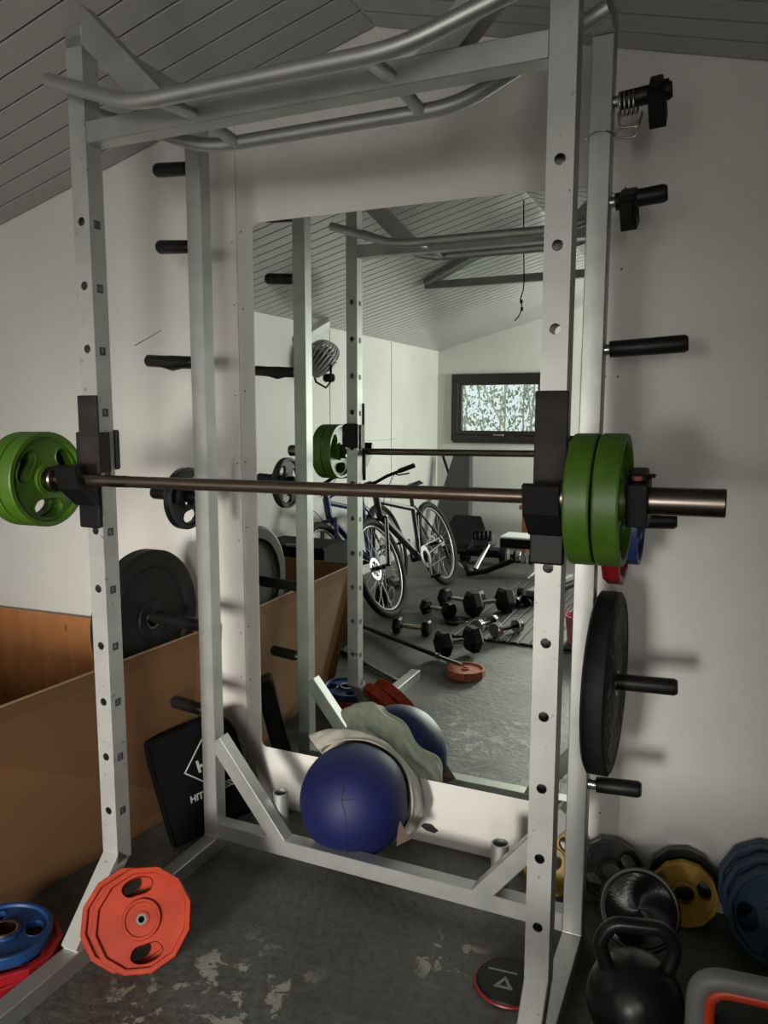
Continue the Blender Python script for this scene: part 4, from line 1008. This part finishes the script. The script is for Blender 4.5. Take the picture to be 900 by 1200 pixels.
    for s_ in (-1, 1):
        b = MB(); b.tube([(0, s_*0.23, 0.028), (0, s_*0.355, 0.036)], 0.0175, 'rubber', 12, T=R_); b.build('grip', hbar)
        b = MB(); b.tube([(0.01, s_*0.20, 0.02), (0.04, s_*0.22, 0.0), (0.05, s_*0.30, -0.01)], 0.006, 'plastic', 6, T=R_)
        b.tube([R_ @ Vector((0.03, s_*0.19, 0.01)), R_ @ Vector((0.10, s_*0.12, -0.06)), R_ @ Vector((0.06, s_*0.03, -0.20)), hbm+Vector((0.02, s_*0.03, -0.05))], 0.0028, 'plastic', 5); b.build('brake_lever', hbar)
    b = MB(); b.tube([seat, seat+Vector((-0.02, 0, 0.07))], 0.013, 'plastic', 10); sp = b.build('seat_post', t)
    b = MB(); b.add([(-0.15, -0.07, 0.93), (-0.15, 0.07, 0.93), (0.0, 0.035, 0.925), (0.13, 0.018, 0.925), (0.13, -0.018, 0.925), (0.0, -0.035, 0.925), (-0.13, -0.05, 0.965), (-0.13, 0.05, 0.965), (0.0, 0.02, 0.95), (0.12, 0.010, 0.945), (0.12, -0.010, 0.945), (0.0, -0.02, 0.95)],
                 [(0, 1, 2, 3, 4, 5), (6, 11, 10, 9, 8, 7), (0, 6, 7, 1), (1, 7, 8, 2), (2, 8, 9, 3), (3, 9, 10, 4), (4, 10, 11, 5), (5, 11, 6, 0)], 'plastic', T=Matrix.Translation((0.22, 0, -0.075))); b.build('saddle', t)
    b = MB(); b.lathe([(0.05, -0.048), (0.088, -0.048), (0.088, -0.052), (0.05, -0.052), (0.05, -0.048)], 'rim', 'Y', 30, c=tuple(bbp)); b.cyl(bbp+Vector((0, -0.07, 0)), bbp+Vector((0, 0.07, 0)), 0.018, 'plastic', 12)
    b.beam(bbp+Vector((0, -0.07, 0)), bbp+Vector((0.06, -0.075, -0.155)), 0.014, 0.022, 'chrome'); b.beam(bbp+Vector((0, 0.07, 0)), bbp+Vector((-0.06, 0.075, 0.155)), 0.014, 0.022, 'plastic'); ck = b.build('crankset', t)
    for q, s_ in (((0.06, -0.075, -0.155), -1), ((-0.06, 0.075, 0.155), 1)):
        MB().box(bbp+Vector(q)+Vector((0, s_*0.05, 0)), (0.095, 0.085, 0.018), 'plastic', bev=0.004).build('pedal', ck)
    b = MB(); b.tube([bbp+Vector((0, -0.05, 0.085)), Vector((0, -0.05, hb+0.04))], 0.0035, 'spoke', 5); b.tube([bbp+Vector((0, -0.05, -0.085)), Vector((0.01, -0.05, hb-0.12)), Vector((0, -0.05, hb-0.05))], 0.0035, 'spoke', 5)
    b.lathe([(0.0, -0.03), (0.055, -0.03), (0.05, -0.045), (0.03, -0.05), (0.0, -0.05)], 'rim', 'Y', 24, c=(0, 0, hb)); b.box((0.01, -0.06, hb-0.09), (0.03, 0.02, 0.11), 'plastic', bev=0.004); b.build('drivetrain', t)
    return t
bicycle('black and white mountain bicycle leaning to the wall, nearest in the mirror', (-0.585, -3.70), (-0.590, -2.565), 0.33, 'bikeblack', 'bicycles along the left wall', bar_turn=-0.45)
bicycle('dark blue bicycle behind the black and white one, close to the wall', (-0.92, -3.42), (-0.86, -2.30), 0.30, 'bikeblue', 'bicycles along the left wall', 0.35, None, 0.2)
# black case beside the box
t = thing('equipment_case', 'upright black case with a silver strip behind the cardboard box', 'case', (-0.80, -1.66, 0.0))
b = MB(); b.box((0, 0, 0.33), (0.46, 0.34, 0.64), 'vinyl', bev=0.015); b.build('case_body', t)
b = MB(); b.box((0.14, 0.172, 0.50), (0.035, 0.006, 0.22), 'greyplastic', bev=0.002); b.build('silver_strip', t)
b = MB(); b.box((0.05, 0.16, 0.655), (0.12, 0.02, 0.014), 'greyplastic', bev=0.003); b.build('lid_catch', t)
# dark round weight behind bicycle wheel
t = thing('ab_wheel', 'black exercise wheel with pale rims on the floor inside the bicycle front wheel', 'exercise wheel', (-0.80, -2.86, 0.0))
b = MB(); b.lathe([(0.0, -0.05), (0.07, -0.05), (0.075, -0.03), (0.075, 0.03), (0.07, 0.05), (0.0, 0.05)], 'rubber', 'X', 32, c=(0, 0, 0.078)); b.build('roller', t)
b = MB(); b.lathe([(0.045, -0.052), (0.062, -0.052), (0.062, 0.052), (0.045, 0.052)], 'rim', 'X', 32, c=(0, 0, 0.078)); b.build('rim', t)
# corner: leaning dark padded panel and pole
t = thing('folded_mat', 'dark grey folded padded mat leaning in the far left corner', 'mat')
Tm = frame_mat((-1.12, -5.13, 0.02), (0.86, 0.25, 0.0), (-0.16, -0.30, 0.95))
b = MB(); P2 = [(-0.22, 0.0), (0.27, 0.0), (0.20, 0.55), (0.12, 0.98), (0.08, 1.03), (-0.02, 1.03), (-0.07, 0.98), (-0.16, 0.5)]; b.prism(P2, 0.07, 'pad_grey', Tm); b.build('outer_panel', t)
b = MB(); P2 = [(-0.10, 0.1), (0.14, 0.1), (0.10, 0.62), (0.05, 0.99), (-0.03, 0.99), (-0.09, 0.6)]; b.prism(P2, 0.05, 'pad_grey', Tm @ Matrix.Translation((0, 0, 0.062))); b.build('inner_panel', t)
tag(MB().tube([(-1.31, -5.52, 0.96), (-1.02, -5.42, 0.26), (-0.93, -5.39, 0.014)], 0.014, 'plastic', 10).build('leaning_pole'), 'thin black pole leaning in the far corner against the wall', 'pole')
# drift kart: two wheels, seat, tube and foot rest
t = thing('pedal_kart', 'low black kart with two wheels and a silver tube by the far wall', 'kart')
for x in (-0.76, -0.385):
    b = MB(); b.lathe([(0.0, -0.032), (0.055, -0.035), (0.10, -0.03), (0.104, 0.0), (0.10, 0.03), (0.055, 0.035), (0.0, 0.032)], 'tyre', 'X', 32, c=(x, -4.66, 0.104)); w = b.build('wheel', t)
    b = MB(); b.lathe([(0.0, 0.037), (0.05, 0.037), (0.055, 0.03)], 'rim', 'X', 24, c=(x, -4.66, 0.104)); b.build('wheel_cap', w)
b = MB(); b.beam((-0.74, -4.66, 0.11), (-0.40, -4.66, 0.11), 0.16, 0.07, 'plastic', bev=0.02); b.beam((-0.66, -4.60, 0.22), (-0.46, -4.58, 0.24), 0.18, 0.12, 'pad_grey', bev=0.03); b.build('wheel_housing', t)
b = MB()
for k in range(5): b.tube([(-0.64+k*0.04, -4.50, 0.25), (-0.64+k*0.04, -4.50, 0.34)], 0.014, 'plastic', 8)
b.build('strap_block', t)
b = MB(); b.tube([(-0.50, -4.55, 0.22), (-0.50, -4.12, 0.05)], 0.022, 'chrome', 14); b.build('main_tube', t)
b = MB(); b.tube([(-0.60, -4.12, 0.10), (-0.52, -4.00, 0.035), (-0.40, -4.10, 0.05), (-0.22, -4.28, 0.12)], 0.024, 'plastic', 10); b.build('foot_rest', t)
b = MB(); b.tube([(-0.70, -4.16, 0.11), (-0.60, -4.13, 0.05), (-0.50, -4.08, 0.045)], 0.012, 'chrome', 8); b.build('axle_bar', t)
b = MB(); b.prism([(-0.15, 0), (0.16, 0), (0.19, 0.22), (0.13, 0.34), (-0.14, 0.34), (-0.20, 0.2)], 0.035, 'plastic', frame_mat((-0.86, -4.86, 0.10), (1, 0, 0), (-0.1, -0.5, 0.8))); b.box((-0.84, -4.70, 0.12), (0.30, 0.34, 0.05), 'plastic', bev=0.02); b.build('seat', t)
# bench with white top
t = thing('flat_bench', 'low bench with white padded top near the far wall', 'bench', (0.15, -4.22, 0.0))
b = MB(); b.box((0, 0, 0.355), (0.86, 0.28, 0.022), 'white', bev=0.008); b.build('bench_top', t)
b = MB(); b.box((0, 0, 0.305), (0.86, 0.27, 0.075), 'plastic', bev=0.01); b.build('padding', t)
for x in (-0.19, 0.34):
    b = MB(); b.tube(smooth_path([(x, 0.13, 0.27), (x, 0.13, 0.012), (x, -0.13, 0.012), (x, -0.13, 0.27)], 0.03, 4), 0.010, 'white', 10); b.build('leg', t)
b = MB(); b.beam((-0.42, -5.35, 0.47), (0.35, -5.35, 0.44), 0.10, 0.045, 'orangewood'); b.box((0.35, -5.35, 0.21), (0.08, 0.08, 0.42), 'orangewood'); b.box((-0.36, -5.35, 0.22), (0.06, 0.08, 0.44), 'orangewood')
tag(b.build('plank_stand'), 'reddish wooden plank stand by the far wall, above the white bench', 'plank')
for k, (x, lab, mm) in enumerate(((-0.335, 'chrome cylinder on the floor beneath the white bench, left one', 'chrome'), (-0.18, 'chrome cylinder on the floor beneath the white bench, right one', 'chrome'))):
    t = thing('metal_canister', lab, 'canister', (x, -4.86, 0.0), 'chrome canisters beneath the bench')
    b = MB(); b.lathe([(0.0, -0.06), (0.05, -0.06), (0.055, -0.055), (0.055, 0.055), (0.05, 0.06), (0.0, 0.06)], mm, 'X', 28, c=(0, 0, 0.056), smooth=False); b.build('canister_body', t)
    b = MB(); b.lathe([(0.056, -0.012), (0.0575, 0.0), (0.056, 0.012)], 'plastic', 'X', 28, c=(0, 0, 0.056)); b.build('band', t)
# folded black exercise frame on the mat
t = thing('exercise_frame', 'black folded exercise frame with round feet lying on the ribbed mat', 'exercise frame')
b = MB()
for dx in (0.0, 0.075): b.tube([(0.12+dx, -3.12, 0.055), (0.32+dx, -3.80, 0.075)], 0.030, 'plastic', 14)
b.build('side_tube', t)
b = MB(); b.beam((0.20, -3.20, 0.10), (0.36, -3.80, 0.13), 0.09, 0.05, 'greyplastic', bev=0.01); b.beam((0.15, -3.17, 0.08), (0.25, -3.17, 0.08), 0.05, 0.04, 'plastic'); b.build('centre_plate', t)
b = MB(); b.lathe([(0.0, -0.02), (0.034, -0.02), (0.036, 0.02), (0.0, 0.02)], 'rubber', 'Y', 20, c=(0.12, -3.10, 0.055)); b.build('foot', t)
b = MB(); b.lathe([(0.0, -0.02), (0.038, -0.02), (0.038, 0.02), (0.0, 0.02)], 'rubber', 'X', 20, c=(0.075, -3.42, 0.055)); b.build('foot', t)
# helmet on bracket
br_ = thing('shelf_bracket', 'pale timber bracket slanting from the left wall up to the ceiling', 'bracket')
b = MB(); b.beam((-1.385, -2.62, 1.90), (-1.30, -2.93, 2.060), 0.05, 0.06, 'white', up=(0, 1, 0)); b.build('slanted_bar', br_)
hm = thing('bicycle_helmet', 'grey bicycle helmet with black vents hanging on the left wall', 'helmet', mw=axis_mat((-1.27, -2.77, 1.77), (0.50, 0.72, 0.42), 0.6))
def helmet():
    b = MB(); n = 10
    for k in range(n):
        a = -1.15+2.3*k/(n-1)           # ribs spread side to side, running front to back
        pts = []
        for i in range(17):
            t_ = -1.35+2.9*i/16; pts.append((0.115*math.sin(a)*math.cos(t_*0.92), 0.150*math.sin(t_), 0.125*math.cos(t_*0.95)*math.cos(a*0.8)))
        b.tube(pts, 0.0095, 'helmet', 8)
    for t_ in (-1.1, 1.25, 0.1):
        pts = []
        for i in range(15):
            a = -1.3+2.6*i/14; pts.append((0.115*math.sin(a)*math.cos(t_*0.92), 0.150*math.sin(t_), 0.125*math.cos(t_*0.95)*math.cos(a*0.8)))
        b.tube(pts, 0.010, 'helmet', 8)
    b.build('shell_ribs', hm)
    b = MB(); b.ell((0, 0, 0.0), (0.088, 0.120, 0.096), 'plastic'); b.build('liner', hm)
    b = MB(); b.tube([(0.08, 0.05, -0.02), (0.06, 0.02, -0.14), (0.0, -0.02, -0.18), (-0.06, 0.02, -0.14), (-0.08, 0.05, -0.02)], 0.008, 'plastic', 6); b.box((0.02, -0.03, -0.11), (0.09, 0.05, 0.06), 'plastic', bev=0.015); o = b.build('chin_strap', hm); o.matrix_local = hm.matrix_world.to_3x3().inverted().to_4x4() @ Matrix.Translation((0.04, 0.02, -0.01))
helmet()
# cable hanging from the ridge
b = MB(); b.tube([(0.39, -1.98, 2.52), (0.395, -1.98, 2.30), (0.402, -1.98, 2.10), (0.398, -1.98, 2.05), (0.385, -1.98, 2.01), (0.391, -1.98, 1.985), (0.395, -1.98, 1.955), (0.375, -1.98, 1.915), (0.355, -1.98, 1.895)], 0.0035, 'plastic', 7)
b.box((0.390, -1.98, 1.995), (0.014, 0.012, 0.018), 'plastic'); b.box((0.394, -1.98, 1.955), (0.014, 0.012, 0.018), 'plastic')
cb = b.build('hanging_cable'); tag(cb, 'thin black cable hanging from the ceiling ridge, seen in the mirror', 'cable')

# unseen bench, added to shade the floor at lower right
t = thing('shade_bench', 'long black padded bench on steel legs, added out of view to shade the lower right corner', 'bench', (1.56, -1.72, 0.0))
b = MB(); b.box((0, 0, 0.47), (1.15, 0.30, 0.07), 'vinyl', bev=0.02); b.build('bench_pad', t)
for x in (-0.42, 0.42):
    b = MB(); b.box((x, 0, 0.22), (0.05, 0.05, 0.43), 'darkmetal', bev=0.003); b.build('leg', t)
    b = MB(); b.box((x, 0, 0.02), (0.05, 0.46, 0.04), 'darkmetal', bev=0.003); b.build('foot_bar', t)
b = MB(); b.box((0, 0, 0.30), (0.9, 0.06, 0.06), 'darkmetal', bev=0.003); b.build('spine_rail', t)
